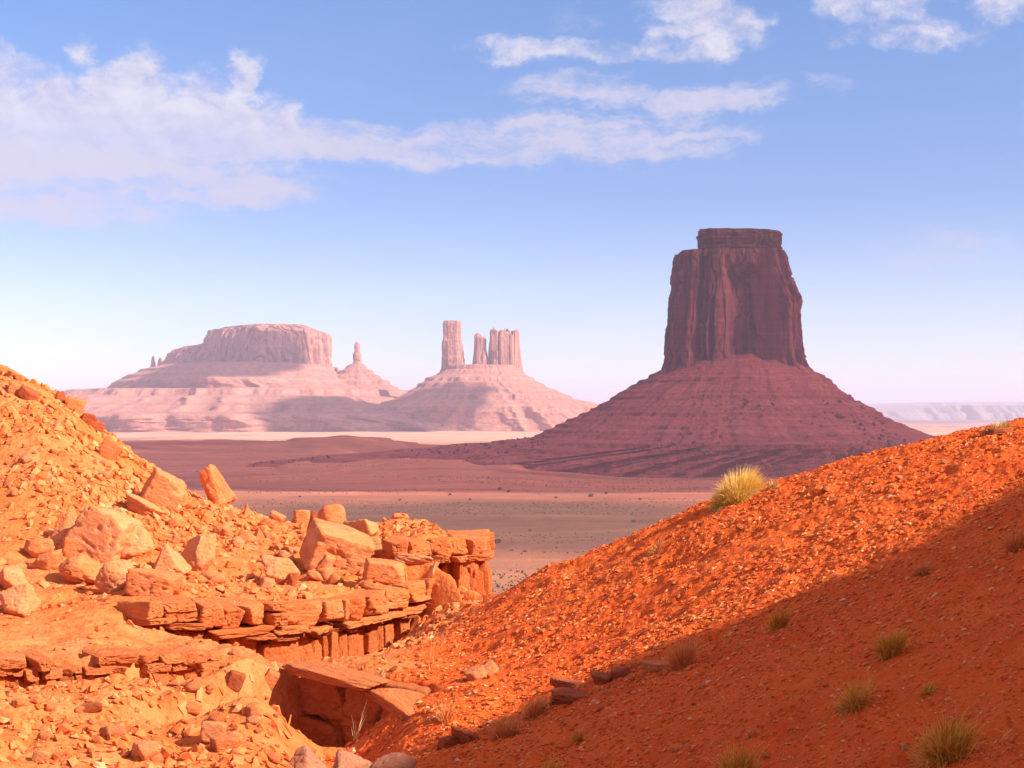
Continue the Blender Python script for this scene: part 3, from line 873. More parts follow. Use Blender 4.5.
# ---- the boulders one can point at: (column, row of the foot, width, height, depth ratio, style, roll, yaw, material, sink, label)
BOULDERS = [
    (214, 502, 27, 40, 0.6, 'slab_up', -32, 10, 'rock', 0.04, 'upright tan slab leaning left alone on the left skyline above the valley'),
    (160, 506, 36, 34, 0.8, 'block', 30, 25, 'rock', 0.12, 'big tilted orange block on the left slope, left below the leaning skyline slab'),
    (140, 515, 40, 15, 0.7, 'slab', 28, 15, 'pale_rock', 0.1, 'flat pale slab lying tilted under the big tilted orange block'),
    (108, 460, 19, 22, 0.8, 'block', 25, 10, 'rock', 0.12, 'orange block on the left skyline halfway between the ridge top and leaning slab'),
    (94, 430, 18, 10, 0.9, 'slab', 15, 20, 'dark_rock', 0.1, 'dark reddish flat slab on the left skyline below the double block'),
    (74, 410, 18, 13, 0.8, 'block', 20, 25, 'rock', 0.1, 'larger of two touching orange blocks high on the left skyline'),
    (60, 402, 10, 12, 0.9, 'angular', 0, 0, 'dark_rock', 0.1, 'small dark rock touching the left end of the skyline block'),
    (87, 424, 16, 12, 0.9, 'angular', 0, 40, 'dark_rock', 0.1, 'dark knobbly rock just under the right end of the skyline block'),
    (26, 400, 20, 12, 0.8, 'slab', 35, 10, 'dark_rock', 0.1, 'dark slab set in the slope near the top left ridge'),
    (14, 394, 15, 12, 0.8, 'block', 20, 50, 'rock', 0.1, 'orange block at the left frame edge just under the ridge top'),
    (12, 379, 14, 8, 0.8, 'slab', 25, 10, 'rock', 0.1, 'flat rock at the very top of the left ridge'),
    (98, 562, 62, 54, 0.9, 'block', 24, -18, 'pale_rock', 0.1, 'biggest pale tilted boulder of the left slope with a broad smooth face'),
    (66, 545, 36, 40, 0.5, 'wedge', 18, 20, 'pale_rock', 0.12, 'pointed pale rock leaning on the left side of the biggest pale boulder'),
    (132, 558, 36, 34, 0.8, 'round', 0, 10, 'pale_rock', 0.12, 'rounded pale boulder touching the right side of the biggest pale boulder'),
    (71, 558, 19, 22, 0.9, 'block', 10, 35, 'rock', 0.08, 'small orange block in the dark gap under the biggest pale boulder'),
    (36, 559, 28, 23, 0.9, 'angular', 10, 30, 'rock', 0.08, 'orange boulder left of the biggest pale boulder casting a shadow to its left'),
    (44, 570, 28, 18, 0.9, 'angular', -8, 10, 'rock', 0.08, 'orange rock wedged before the shadow casting boulder on the left'),
    (78, 586, 46, 31, 0.9, 'round', 12, 20, 'rock', 0.1, 'rounded orange boulder with a cracked face below the biggest pale boulder'),
    (112, 594, 34, 36, 0.9, 'round', 20, 60, 'pale_rock', 0.1, 'pale lumpy boulder right of the cracked rounded boulder'),
    (151, 595, 46, 27, 0.9, 'block', 8, -12, 'rock', 0.08, 'low oblong orange boulder lying alone in the sand above the main ledge'),
    (14, 616, 38, 34, 0.9, 'angular', 0, 20, 'pale_rock', 0.12, 'blunt pale boulder at the left frame edge'),
    (12, 590, 34, 26, 0.9, 'angular', 0, 90, 'pale_rock', 0.15, 'pale boulder right behind the blunt one at the frame edge'),
    (8, 585, 16, 18, 0.9, 'angular', 0, 10, 'rock', 0.1, 'rough orange rock behind the two blunt pale boulders at the frame edge'),
    (168, 571, 36, 28, 0.8, 'wedge', 0, 0, 'pale_rock', 0.1, 'low pale wedge split off the tall pale boulder right of the oblong one'),
    (194, 571, 40, 44, 0.8, 'angular', 12, -20, 'pale_rock', 0.12, 'tall pale split boulder with a crack along its left side'),
    (278, 585, 36, 32, 0.9, 'angular', 0, 25, 'pale_rock', 0.1, 'pale knobbly boulder among rubble left below the great two toned boulder'),
    (292, 586, 14, 14, 0.9, 'angular', 0, 60, 'dark_rock', 0.1, 'small dark rock at the right foot of the pale knobbly boulder'),
    (334, 574, 62, 46, 1.0, 'block', 16, 32, 'rock', 0.08, 'great two toned boulder with a flat lit top and dark red left face'),
    (309, 556, 17, 48, 0.7, 'wedge', 6, 0, 'dark_rock', 0.05, 'narrow upright splinter standing against the left of the great two toned boulder'),
    (330, 528, 30, 26, 0.9, 'round', 0, 20, 'rock', 0.1, 'rounded skyline boulder behind the great two toned boulder'),
    (301, 522, 15, 16, 0.9, 'block', 0, 30, 'rock', 0.1, 'small block behind the splinter on the plateau skyline'),
    (360, 542, 38, 24, 0.9, 'angular', 10, 15, 'pale_rock', 0.1, 'pale flattish boulder right of the rounded skyline boulder'),
    (366, 558, 30, 22, 0.9, 'block', 0, 10, 'rock', 0.1, 'cracked orange block at the right of the great two toned boulder'),
    (324, 576, 15, 22, 0.6, 'slab_up', 28, 20, 'pale_rock', 0.1, 'small pale slab leaning at the front foot of the great boulder'),
    (383, 583, 38, 24, 0.9, 'block', 5, 20, 'rock', 0.2, 'squat orange block between the great boulder and the end of the ledge'),
    (414, 566, 40, 10, 0.9, 'slab', 8, 10, 'pale_rock', 0.1, 'thin pale slab jutting out under the promontory wall'),
    (246, 519, 12, 17, 0.9, 'wedge', 0, 10, 'rock', 0.1, 'small pyramid shaped rock right of the leaning skyline slab'),
    (258, 541, 14, 14, 0.9, 'wedge', 0, 40, 'rock', 0.1, 'small pointed rock lower than the pyramid rock in the rubble'),
    (276, 517, 16, 9, 0.9, 'slab', 25, 10, 'rock', 0.1, 'little tilted slab on the plateau skyline left of the boulders'),
    (352, 790, 74, 46, 0.9, 'wedge', -14, 10, 'grey_rock', 0.1, 'large pinkish grey boulder cut by the bottom edge in front of the hollow'),
    (304, 776, 40, 30, 0.9, 'wedge', 0, 40, 'grey_rock', 0.1, 'smaller pinkish grey rock left of the large one at the bottom edge'),
    (392, 790, 46, 38, 0.9, 'round', 0, 10, 'grey_rock', 0.1, 'dull rounded rock right of the large pinkish grey boulder at the bottom edge'),
    (571, 691, 38, 9, 1.0, 'slab', 6, 10, 'dark_rock', 0.1, 'upper flat red slab of the small stack at the shade edge'),
    (570, 704, 42, 13, 1.0, 'slab', 0, 30, 'dark_rock', 0.1, 'lower flat red slab of the small stack at the shade edge'),
    (604, 684, 26, 9, 1.0, 'slab', 10, 10, 'dark_rock', 0.1, 'red slab just right of the small slab stack'),
    (622, 678, 20, 9, 1.0, 'slab', -12, 40, 'dark_rock', 0.1, 'little broken slab between the slab stack and the pale slab'),
    (656, 672, 30, 9, 1.0, 'slab', 4, 0, 'rock', 0.1, 'pale flat slab beside the tan grass clump in the shade'),
    (466, 744, 34, 12, 1.0, 'slab', 18, 10, 'dark_rock', 0.1, 'tilted red slab in the shade near the gully mouth'),
    (448, 748, 22, 10, 1.0, 'slab', -10, 30, 'dark_rock', 0.1, 'red slab half under the tilted slab near the gully mouth'),
    (476, 680, 22, 12, 1.0, 'slab', -22, 10, 'rock', 0.1, 'pale tilted slab in the sunlit gravel beyond the gully'),
    (488, 676, 16, 14, 1.0, 'slab', -35, 50, 'rock', 0.1, 'steep little slab next to the pale tilted slab in the gravel'),
    (1004, 434, 26, 6, 1.0, 'slab', 0, 10, 'dark_rock', 0.1, 'thin dark slab lying near the right end of the sunlit crest'),
    (988, 436, 14, 6, 1.0, 'slab', 0, 30, 'pale_rock', 0.1, 'small pale stone left of the thin dark slab on the crest'),
    (212, 742, 26, 20, 0.9, 'block', 10, 20, 'pale_rock', 0.1, 'pale block on top of the rubble heap low on the left'),
    (222, 752, 24, 16, 0.9, 'block', 0, 50, 'rock', 0.1, 'orange block under the pale one in the low left rubble heap'),
    (142, 762, 26, 20, 0.9, 'angular', 0, 20, 'pale_rock', 0.1, 'pale rock near the bottom edge left of the low rubble heap'),
    (234, 692, 16, 18, 0.9, 'block', 20, 20, 'dark_rock', 0.1, 'dark red block below the right end of the lower ledge'),
    (270, 688, 14, 16, 0.9, 'block', 35, 20, 'rock', 0.1, 'tilted orange block between the lower ledge and the hollow'),
    (90, 713, 22, 9, 0.9, 'slab', -4, 10, 'dark_rock', 0.1, 'flat dark red slab lying on the sand below the lower ledge'),
]
for k, (px, py, w, h, dr, style, roll, yaw, mat, sink, label) in enumerate(BOULDERS):
    p = hit(px, min(py, 767) if py < 775 else py)
    s = p[1] / F
    st = 'slab' if style == 'slab_up' else style
    me = rock_mesh(st, 200 + k, 5 if max(w, h) > 34 else 4)
    W_, H_ = w * s * 1.06, h * s * 1.10
    if style == 'slab_up':
        dims = (W_ * 0.95, W_ * dr * 1.2, H_ * 1.05)
    else:
        dims = (W_, W_ * dr, H_)
    c = p + np.array([0, W_ * dr * 0.35, 0])
    zg = min(p[2], float(H(c[0], c[1])))
    nm = 'boulder' if max(w, h) >= 22 else 'rock'
    o = place(nm, me, M[mat], (c[0], c[1], max(zg, p[2] - 0.25 * H_) + H_ * (0.46 - sink)), dims, roll, RNG.uniform(-8, 8), yaw * 0.6)
    tag(o, label, 'boulder' if nm == 'boulder' else 'rock', 'boulders and rocks one by one' if nm == 'boulder' else 'single small rocks')

# ---- bedrock ledges: each one thing, its cracked blocks are its parts
LIB = [rock_mesh('block', 900 + k, 5, 'block') for k in range(22)]


def poly_at(L, s):
    W = L['w']
    acc = 0.0
    for k in range(len(W) - 1):
        ln = math.hypot(*(W[k + 1] - W[k])[:2])
        if s <= acc + ln or k == len(W) - 2:
            t = (s - acc) / ln
            p = W[k] + (W[k + 1] - W[k]) * t
            d = (W[k + 1] - W[k])[:2] / ln
            return p, d
        acc += ln


LMESH = {}


def lib(mat, k):
    key = (mat, k % len(LIB))
    if key not in LMESH:
        me = LIB[k % len(LIB)].copy()
        me.materials.clear()
        me.materials.append(M[mat])
        LMESH[key] = me
    return LMESH[key]


def build_ledge(key, label, layers, limit=98, name='rock_ledge', group='bedrock ledges of the left hill'):
    L = LEDGES[key]
    r0 = L['w'][len(L['w']) // 2]
    o = bpy.data.objects.new(name, None)
    COL.objects.link(o)
    o.location = r0
    tag(o, label, 'rock ledge', group)
    for (part, dz, hgt, wmin, wmax, dep, out, mat, prob, jit) in layers:
        s = L['t0'] * 0.25
        k = 0
        run = 0.0
        while s < L['len'] - 0.05 and k < limit:
            w = wmin + (wmax - wmin) * random.random() ** 1.5
            p, d = poly_at(L, min(s + w / 2, L['len']))
            nrm = np.array([-d[1], d[0]])         # towards the hill
            fade = min(1.0, (s + w / 2) / max(L['t0'], 0.01)) ** 0.5
            s += w * random.uniform(0.96, 1.02)
            if random.random() > prob:
                continue
            run = 0.7 * run + random.uniform(-0.045, 0.045)
            pieces = 2 if (hgt > 0.3 and part == 'cap_block' and random.random() < 0.15) else 1
            zt = p[2] + dz * (0.4 + 0.6 * fade) + random.uniform(-0.04, 0.04) * hgt
            hall = hgt * random.uniform(1 - jit, 1 + jit) * (0.45 + 0.55 * fade)
            cut = random.uniform(0.35, 0.6)
            for q_ in range(pieces):
                hh_ = hall if pieces == 1 else hall * (cut if q_ == 0 else 1 - cut)
                dd = dep * random.uniform(0.85, 1.2)
                c = p[:2] + nrm * (dd / 2 - out - run + random.uniform(-0.05, 0.05))
                place(part, lib(mat, random.randrange(len(LIB))), None, (c[0] - r0[0], c[1] - r0[1], zt - hh_ / 2 - r0[2]), (w * 1.07, dd, hh_ * 1.08),
                      random.uniform(-2.5, 2.5), random.uniform(-4, 4), math.degrees(math.atan2(d[1], d[0])) + random.gauss(0, 4) + random.choice((0, 180)), o)
                zt -= hh_
                k += 1
    return o


build_ledge('main', 'main orange ledge of big cracked cap blocks running above a shadowed red undercut', [
    ('cap_block', 0.0, 0.38, 0.25, 0.8, 1.0, 0.16, 'ledge', 1.0, 0.06),
    ('thin_block', -0.38, 0.13, 0.4, 1.3, 0.95, 0.15, 'ledge', 1.0, 0.10),
    ('thin_block', -0.50, 0.10, 0.2, 0.6, 0.8, 0.02, 'shale', 0.8, 0.2),
    ('pillar', -0.56, 0.66, 0.10, 0.34, 0.5, -0.10, 'shale', 0.66, 0.15),
    ('pillar', -0.66, 0.55, 0.2, 0.5, 0.5, -0.02, 'shale', 0.3, 0.25)])
build_ledge('promontory', 'flat topped ledge end jutting out over the valley with a columned red wall', [
    ('cap_block', -0.01, 0.34, 0.25, 0.6, 1.0, 0.11, 'ledge', 1.0, 0.12),
    ('thin_block', -0.33, 0.13, 0.3, 0.8, 1.0, 0.13, 'ledge', 1.0, 0.2),
    ('pillar', -0.44, 1.15, 0.14, 0.34, 0.6, -0.08, 'shale', 0.68, 0.1),
    ('pillar', -0.7, 0.95, 0.2, 0.4, 0.6, 0.04, 'shale', 0.4, 0.2)])
build_ledge('lower', 'lower thin ledge of small blocks crossing the sand at far left below the main ledge', [
    ('cap_block', -0.02, 0.13, 0.10, 0.5, 0.6, 0.05, 'ledge', 0.9, 0.2),
    ('thin_block', -0.15, 0.10, 0.10, 0.4, 0.5, 0.03, 'ledge', 0.9, 0.2),
    ('thin_block', -0.25, 0.12, 0.08, 0.25, 0.5, -0.02, 'shale', 0.8, 0.25)])

# ---- the overhanging rock along the hollow in the gully
build_ledge('hollow', 'overhanging rock shelf above the dark hollow in the gully between the two slopes', [
    ('cap_slab', 0.0, 0.12, 1.2, 2.0, 0.45, 0.22, 'ledge', 1.0, 0.1),
    ('wall_block', -0.10, 0.5, 0.7, 1.3, 0.8, -0.12, 'shale', 1.0, 0.1),
    ('wall_block', -0.55, 0.6, 0.6, 1.2, 0.8, -0.05, 'shale', 0.7, 0.2)], name='rock_shelf', group=None)

# ---- scattered rocks of the left slope, individually
VAR = [rock_mesh(st, 400 + k, 3) for k, st in enumerate(['angular', 'block', 'slab', 'wedge', 'angular', 'round', 'block', 'slab', 'angular', 'wedge', 'block', 'angular'])]
VM = {}


def var(mat):
    k = random.randrange(len(VAR))
    if (mat, k) not in VM:
        me = VAR[k].copy()
        me.materials.clear()
        me.materials.append(M[mat])
        VM[(mat, k)] = me
    return VM[(mat, k)]


ZONES = [  # polygon-free zones: (column range, function row limits, count, size range in pixels, label, group)
    ((0, 200), lambda x: (372 + x * 0.62 + 8, 500 + x * 0.10), 48, (5, 13), 'small orange rock lying loose on the upper left slope', 'loose rocks of the upper left slope'),
    ((150, 400), lambda x: (500 + (x - 150) * 0.17, 588), 112, (5, 20), 'orange rock in the rubble around the plateau boulders', 'rubble rocks around the plateau boulders'),
    ((0, 285), lambda x: (685, 765), 58, (5, 18), 'pale orange rock in the rubble below the lower ledge', 'rubble rocks below the lower ledge'),
    ((150, 420), lambda x: (640, 668), 22, (4, 10), 'small orange rock fallen at the foot of the main ledge', 'fallen rocks under the main ledge'),
    ((560, 1020), lambda x: (706 - (x - 540) * 0.44, 762), 24, (4, 9), 'loose stone lying on the shaded red slope', 'loose stones in the shade'),
    ((430, 1020), lambda x: (max(425, 610 - (x - 480) * 0.36), max(490, 700 - (x - 500) * 0.42)), 22, (5, 10), 'loose stone on the sunlit gravel slope', 'loose stones on the gravel slope'),
]
for (x0, x1), lim, cnt, (s0, s1), label, group in ZONES:
    for _ in range(cnt):
        px = random.uniform(x0, x1)
        a, b_ = lim(px)
        p = hit(px, random.uniform(a, b_))
        if p[1] > 42:
            continue
        w = (s0 + (s1 - s0) * random.random() ** 2) * p[1] / F
        m_ = random.choice(['rock', 'rock', 'pale_rock', 'ledge'])
        o = place('rock', var(m_), None, p + np.array([0, 0, w * 0.18]), (w, w * random.uniform(0.7, 1.1), w * random.uniform(0.45, 0.8)), random.uniform(-25, 25), random.uniform(-20, 20), random.uniform(0, 360))
        tag(o, label, 'rock', group)


# ---- gravel: thousands of stones nobody could count, one object per slope
def scatter(name, pts, sizes, mat, flat=(0.35, 0.8), seed=0):
    rg = np.random.default_rng(seed)
    N = len(pts)
    base = np.array([[1, 0.15, 0], [-0.9, -0.1, 0.1], [0.1, 1, -0.1], [-0.1, -1, 0.05], [0.45, 0.4, 0.75], [-0.4, 0.25, 0.9], [0.1, -0.5, 0.8], [0, 0, -0.8]])
    T = np.array([[4, 5, 6], [0, 2, 4], [2, 5, 4], [2, 1, 5], [1, 6, 5], [1, 3, 6], [3, 0, 6], [0, 4, 6], [2, 0, 7], [1, 2, 7], [3, 1, 7], [0, 3, 7]])
    V = base[None] + rg.normal(0, 0.16, (N, 8, 3))
    sc = np.stack([rg.uniform(0.7, 1.2, N), rg.uniform(0.5, 1.0, N), rg.uniform(flat[0], flat[1], N)], 1) * 0.5
    V = V * sc[:, None] * sizes[:, None, None]
    a = rg.uniform(0, 2 * np.pi, N)
    ca, sa = np.cos(a), np.sin(a)
    V = np.stack([V[..., 0] * ca[:, None] - V[..., 1] * sa[:, None], V[..., 0] * sa[:, None] + V[..., 1] * ca[:, None], V[..., 2]], -1)
    b = rg.normal(0, 0.22, N)
    cb, sb = np.cos(b), np.sin(b)
    V = np.stack([V[..., 0] * cb[:, None] + V[..., 2] * sb[:, None], V[..., 1], -V[..., 0] * sb[:, None] + V[..., 2] * cb[:, None]], -1)
    # follow the slope
    e = 0.15
    gxs = (H(pts[:, 0] + e, pts[:, 1]) - H(pts[:, 0] - e, pts[:, 1])) / (2 * e)
    gys = (H(pts[:, 0], pts[:, 1] + e) - H(pts[:, 0], pts[:, 1] - e)) / (2 * e)
    V[..., 2] += np.clip(gxs, -1.2, 1.2)[:, None] * V[..., 0] + np.clip(gys, -1.2, 1.2)[:, None] * V[..., 1]
    V = V + pts[:, None] + np.array([0, 0, 1.0]) * (sizes * 0.10)[:, None, None]
    TT = (T[None] + np.arange(N)[:, None, None] * 8).reshape(-1, 3)
    tone = np.repeat(rg.beta(2, 2.4, N), 8)
    me = np_mesh(name, V.reshape(-1, 3), None, TT, smooth=False, attrs={'tone': tone})
    return tag(link(name, me, mat), kind='stuff')


def sample(n, amin, amax, ymin, ymax, side, seed, pw=1.0):
    rg = np.random.default_rng(seed)
    a = rg.uniform(amin, amax, n)
    y = np.exp(rg.uniform(math.log(ymin), math.log(ymax), n)) if pw == 0 else np.sqrt(rg.uniform(ymin ** 2, ymax ** 2, n))
    x = a * y
    s = right_side(x, y)
    m = (s > 0.5) if side else (s <= 0.5)
    x, y = x[m], y[m]
    return np.stack([x, y, H(x, y)], 1), rg


pts, rg = sample(190000, -0.17, 0.42, 9, 24.5, True, 1)
u, v = sun_uv(pts.T)
lit = sstep(-1.0, 0.4, v - np.interp(u, eu, ev))
patch = sstep(-0.25, 0.25, fbm(pts[:, 0] * 0.45, pts[:, 1] * 0.9, 0, 5, 78, 0.65))
m = rg.random(len(pts)) < (0.40 + 0.45 * lit) * (0.2 + 0.8 * patch)
pts, lit = pts[m], lit[m]
szs = 0.011 + (0.034 + 0.045 * lit) * rg.random(len(pts)) ** 5.5
near, rg2 = sample(75000, -0.17, 0.42, 4.8, 14, True, 2, 0)
szs2 = (0.007 + 0.040 * rg2.random(len(near)) ** 4.5) * np.clip(near[:, 1] / 9, 0.6, 1.4)
scatter('gravel', np.concatenate([pts, near]), np.concatenate([szs, szs2]), M['gravel_right'], (0.25, 0.6), 3)
pts, rg = sample(120000, -0.42, 0.0, 9, 38, False, 4)
dens = sstep(-0.15, 0.35, fbm(pts[:, 0] * 0.6, pts[:, 1] * 0.6, 0, 4, 77))
terr_ = sstep(15.5, 17.0, pts[:, 1]) * (1 - sstep(21.0, 22.5, pts[:, 1]))      # the sandy shelf between the ledges
m = rg.random(len(pts)) < (0.07 + 0.48 * dens + 0.30 * (pts[:, 1] < 15.5)) * (1 - 0.75 * terr_)
pts = pts[m]
szs = (0.02 + 0.22 * rg.random(len(pts)) ** 5.0) * np.clip(pts[:, 1] / 24, 0.7, 1.4)
scatter('rubble', pts, szs, M['gravel_left'], (0.4, 0.9), 5)

# ------------------------------------------------------------------ plants
M['bush_gold'] = plant_material('golden_brush', [(0.0, (0.30, 0.17, 0.02)), (0.3, (0.74, 0.42, 0.04)), (0.65, (0.90, 0.58, 0.10)), (1.0, (0.92, 0.68, 0.24))])
M['grass_green'] = plant_material('olive_grass', [(0.0, (0.26, 0.11, 0.012)), (0.4, (0.56, 0.27, 0.025)), (0.75, (0.78, 0.37, 0.05)), (1.0, (0.84, 0.48, 0.14))])
M['grass_tan'] = plant_material('tan_dry_grass', [(0.0, (0.54, 0.14, 0.03)), (0.5, (0.74, 0.27, 0.07)), (1.0, (0.80, 0.42, 0.16))])
M['grass_straw'] = plant_material('straw_grass', [(0.0, (0.42, 0.24, 0.08)), (0.5, (0.62, 0.42, 0.16)), (1.0, (0.75, 0.58, 0.28))])
M['sage'] = plant_material('grey_green_sage', [(0.0, (0.06, 0.038, 0.024)), (0.5, (0.11, 0.07, 0.042)), (1.0, (0.16, 0.105, 0.065))])


def tuft_arrays(w, h, n, spread, lean, seed, bw=0.004, dome=0.0, curl=0.5):
    rg = np.random.default_rng(seed)
    a = rg.uniform(0, 2 * np.pi, n)
    rr_ = np.sqrt(rg.random(n)) * w * 0.5 * spread
    bx, by = rr_ * np.cos(a), rr_ * np.sin(a)
    la = a + rg.normal(0, 0.7, n)
    tilt = np.abs(rg.normal(0, lean, n)) + 0.5 * lean * (rr_ / (w * 0.5 * spread + 1e-6))
    ln = h * rg.uniform(0.45, 1.08, n) * (1 - dome * (rr_ / (w * 0.5 * spread + 1e-6)) ** 2)
    ts = np.array([0, 0.35, 0.7, 1.0])
    ang = tilt[:, None] * (0.35 + curl * ts[None] * 1.4)
    hor = ln[:, None] * ts[None] * np.sin(np.clip(ang, 0, 1.5))
    ver = ln[:, None] * ts[None] * np.cos(np.clip(ang, 0, 1.5))
    X = bx[:, None] + hor * np.cos(la)[:, None]
    Y = by[:, None] + hor * np.sin(la)[:, None]
    fa = rg.uniform(0, 2 * np.pi, n)
    wd = bw * rg.uniform(0.6, 1.3, n)[:, None] * np.array([1.0, 0.85, 0.6, 0.12])[None]
    dx, dy = np.cos(fa)[:, None] * wd, np.sin(fa)[:, None] * wd
    V = np.stack([np.stack([X - dx, Y - dy, ver], -1), np.stack([X + dx, Y + dy, ver], -1)], 2).reshape(n, 8, 3)
    Q = np.array([[0, 1, 3, 2], [2, 3, 5, 4], [4, 5, 7, 6]])
    QQ = (Q[None] + np.arange(n)[:, None, None] * 8).reshape(-1, 4)
    tone = np.repeat(np.clip(rg.normal(0.5, 0.22, n), 0, 1), 8)
    return V.reshape(-1, 3), QQ, tone


def tuft(name, px, py, w, h, n, mat, label, cat, group=None, spread=0.5, lean=0.45, bw=0.004, dome=0.3, seed=0, extra=None):
    p = hit(px, py)
    s = p[1] / F
    V, Q, tone = tuft_arrays(w * s, h * s, n, spread, lean, seed + 300, bw, dome)
    if extra:
        V2, Q2, t2 = tuft_arrays(w * s * 1.2, h * s * 1.25, extra, 0.7, 0.7, seed + 900, bw * 0.7, 0.0)
        Q = np.concatenate([Q, Q2 + len(V)])
        V = np.concatenate([V, V2])
        tone = np.concatenate([tone, np.clip(t2 * 0.2 + 0.85, 0, 1)])
    # roots follow the slope
    V[:, 2] += H(V[:, 0] + p[0], V[:, 1] + p[1]) - p[2] - 0.01
    me = np_mesh(name, V, Q, None, smooth=True, attrs={'tone': tone})
    return tag(link(name, me, M[mat], None, p), label, cat, group)


# the golden brush on the crest, in two growths: darker heart set to the left and golden shoots
p = hit(738, 501)
br = bpy.data.objects.new('golden_bush', None)
COL.objects.link(br)
br.location = p
tag(br, 'round golden yellow bush on the crest of the right slope against the valley', 'bush')
s = p[1] / F
V, Q, tone = tuft_arrays(53 * s, 36 * s, 5200, 0.66, 0.75, 1, 0.0036, 0.6, 0.35)
V[:, 2] += H(V[:, 0] + p[0], V[:, 1] + p[1]) - p[2] - 0.02
link('shoots', np_mesh('shoots', V, Q, attrs={'tone': np.clip(tone + 0.25, 0, 1)}), M['bush_gold'], br)
V, Q, tone = tuft_arrays(34 * s, 20 * s, 1300, 0.7, 0.6, 2, 0.006, 0.3)
V[:, 0] -= 9 * s
V[:, 2] += H(V[:, 0] + p[0], V[:, 1] + p[1]) - p[2] - 0.02
link('heart', np_mesh('heart', V, Q, attrs={'tone': tone * 0.35}), M['bush_gold'], br)

G = 'grass clumps of the right slope'
TUFTS = [
    ('grass_clump', 682, 668, 36, 34, 420, 'grass_tan', 'rusty tan feathery grass clump beside the pale flat slab at the shade edge', 0.45, None),
    ('grass_clump', 779, 630, 22, 26, 300, 'grass_green', 'small grey green grass clump alone in the middle of the shaded slope', 0.45, None),
    ('grass_clump', 890, 656, 38, 32, 420, 'grass_green', 'dense olive grass clump in the shade, right of the small grey green one', 0.5, None),
    ('grass_clump', 856, 709, 32, 34, 240, 'grass_green', 'loose yellow green grass clump standing below the dense olive clump', 0.65, 60),
    ('grass_clump', 922, 574, 22, 15, 260, 'grass_tan', 'low tan grass clump high in the shaded slope near the shadow edge', 0.6, None),
    ('grass_clump', 1016, 553, 28, 32, 300, 'grass_tan', 'thin brownish grass clump cut by the right frame edge', 0.5, None),
    ('grass_clump', 946, 754, 66, 46, 520, 'grass_green', 'largest olive grass clump at lower right with long pale dry stalks', 0.6, 110),
    ('grass_clump', 736, 778, 52, 36, 420, 'grass_green', 'broad olive grass clump cut by the bottom edge right of centre', 0.6, 60),
    ('grass_clump', 544, 782, 50, 26, 240, 'grass_green', 'low olive grass clump cut by the bottom edge near the centre', 0.6, 30),
    ('grass_clump', 506, 737, 34, 26, 340, 'grass_tan', 'brown green grass clump under the little slabs near the gully mouth', 0.6, 40),
    ('grass_clump', 536, 716, 30, 24, 340, 'grass_tan', 'rusty grass clump just left of the small slab stack', 0.6, None),
    ('grass_clump', 578, 742, 14, 18, 120, 'grass_green', 'tiny dark green sprout below the small slab stack', 0.4, None),
    ('grass_clump', 445, 720, 26, 20, 150, 'grass_tan', 'pale tan grass clump at the right end of the gully hollow', 0.5, None),
    ('grass_clump', 657, 551, 24, 11, 200, 'grass_tan', 'small tan grass clump in the sunlit gravel left of the golden bush', 0.7, None),
    ('grass_clump', 1000, 428, 34, 10, 240, 'grass_straw', 'wispy straw grass on the sunlit crest at far right', 0.8, None),
    ('grass_clump', 718, 505, 18, 10, 90, 'grass_tan', 'dark dry twigs at the left foot of the golden bush', 0.9, None),
    ('grass_clump', 772, 488, 20, 11, 90, 'grass_straw', 'sparse straw grass at the right foot of the golden bush', 0.6, None),
    ('grass_clump', 928, 693, 16, 12, 110, 'grass_green', 'tiny olive sprout between the two big clumps on the right', 0.6, None),
    ('grass_clump', 752, 735, 20, 12, 90, 'grass_tan', 'small withered grass clump above the broad bottom clump', 0.8, None),
    ('grass_clump', 676, 752, 16, 12, 80, 'grass_tan', 'small pale dry grass clump at bottom left of the broad bottom clump', 0.8, None),
]
for k, (nm, px, py, w, h, n, mat, label, lean, ex) in enumerate(TUFTS):
    D_ = hit(px, min(py, 790))[1]
    tuft(nm, px, py, w, h, int(n * 1.8), mat, label, 'grass clump', G, 0.5, lean, 0.0022 * max(1.0, D_ / 9), 0.3, 40 + k, ex)
tuft('dry_weed', 430, 668, 30, 44, 26, 'grass_tan', 'tall thin tan weed stalks on the gravel right of the main ledge', 'weed', 'dry weeds', 0.25, 0.4, 0.0035, 0, 81)
tuft('dry_weed', 355, 742, 16, 34, 10, 'grass_straw', 'few bent yellow stalks in front of the dark hollow', 'weed', 'dry weeds', 0.25, 0.4, 0.004, 0, 82)
tuft('dry_weed', 988, 748, 70, 20, 60, 'grass_tan', 'sprawling pale dry branches right of the largest olive clump', 'weed', 'dry weeds', 0.8, 1.2, 0.004, 0, 83)


# ------------------------------------------------------------------ desert shrubs on the valley floor
def G_(x, y):
    """height of the valley floor by nearest grid vertex"""
    r, a = np.hypot(x, y), np.arctan2(x, y)
    i = np.clip(np.searchsorted(rr, r), 0, len(rr) - 1)
    j = np.clip(np.searchsorted(azd, a), 0, len(azd) - 1)
    return gz[i, j]


def bush_mesh(seed, n=90):
    rg = np.random.default_rng(seed)
    d = rg.normal(0, 1, (n, 3))
    d /= np.linalg.norm(d, axis=1)[:, None]
    c = d * (0.35 + 0.65 * rg.random(n) ** 0.5)[:, None] * np.array([0.5, 0.5, 0.42]) + np.array([0, 0, 0.42])
    c[:, 2] = np.maximum(c[:, 2], 0.05)
    t = rg.normal(0, 1, (n, 4, 3)) * 0.11
    V = (c[:, None] + t).reshape(-1, 3)
    Q = np.arange(n * 4).reshape(-1, 4)
    return np_mesh('desert_shrub', V, Q, None, smooth=False, attrs={'tone': np.repeat(rg.random(n), 4)})


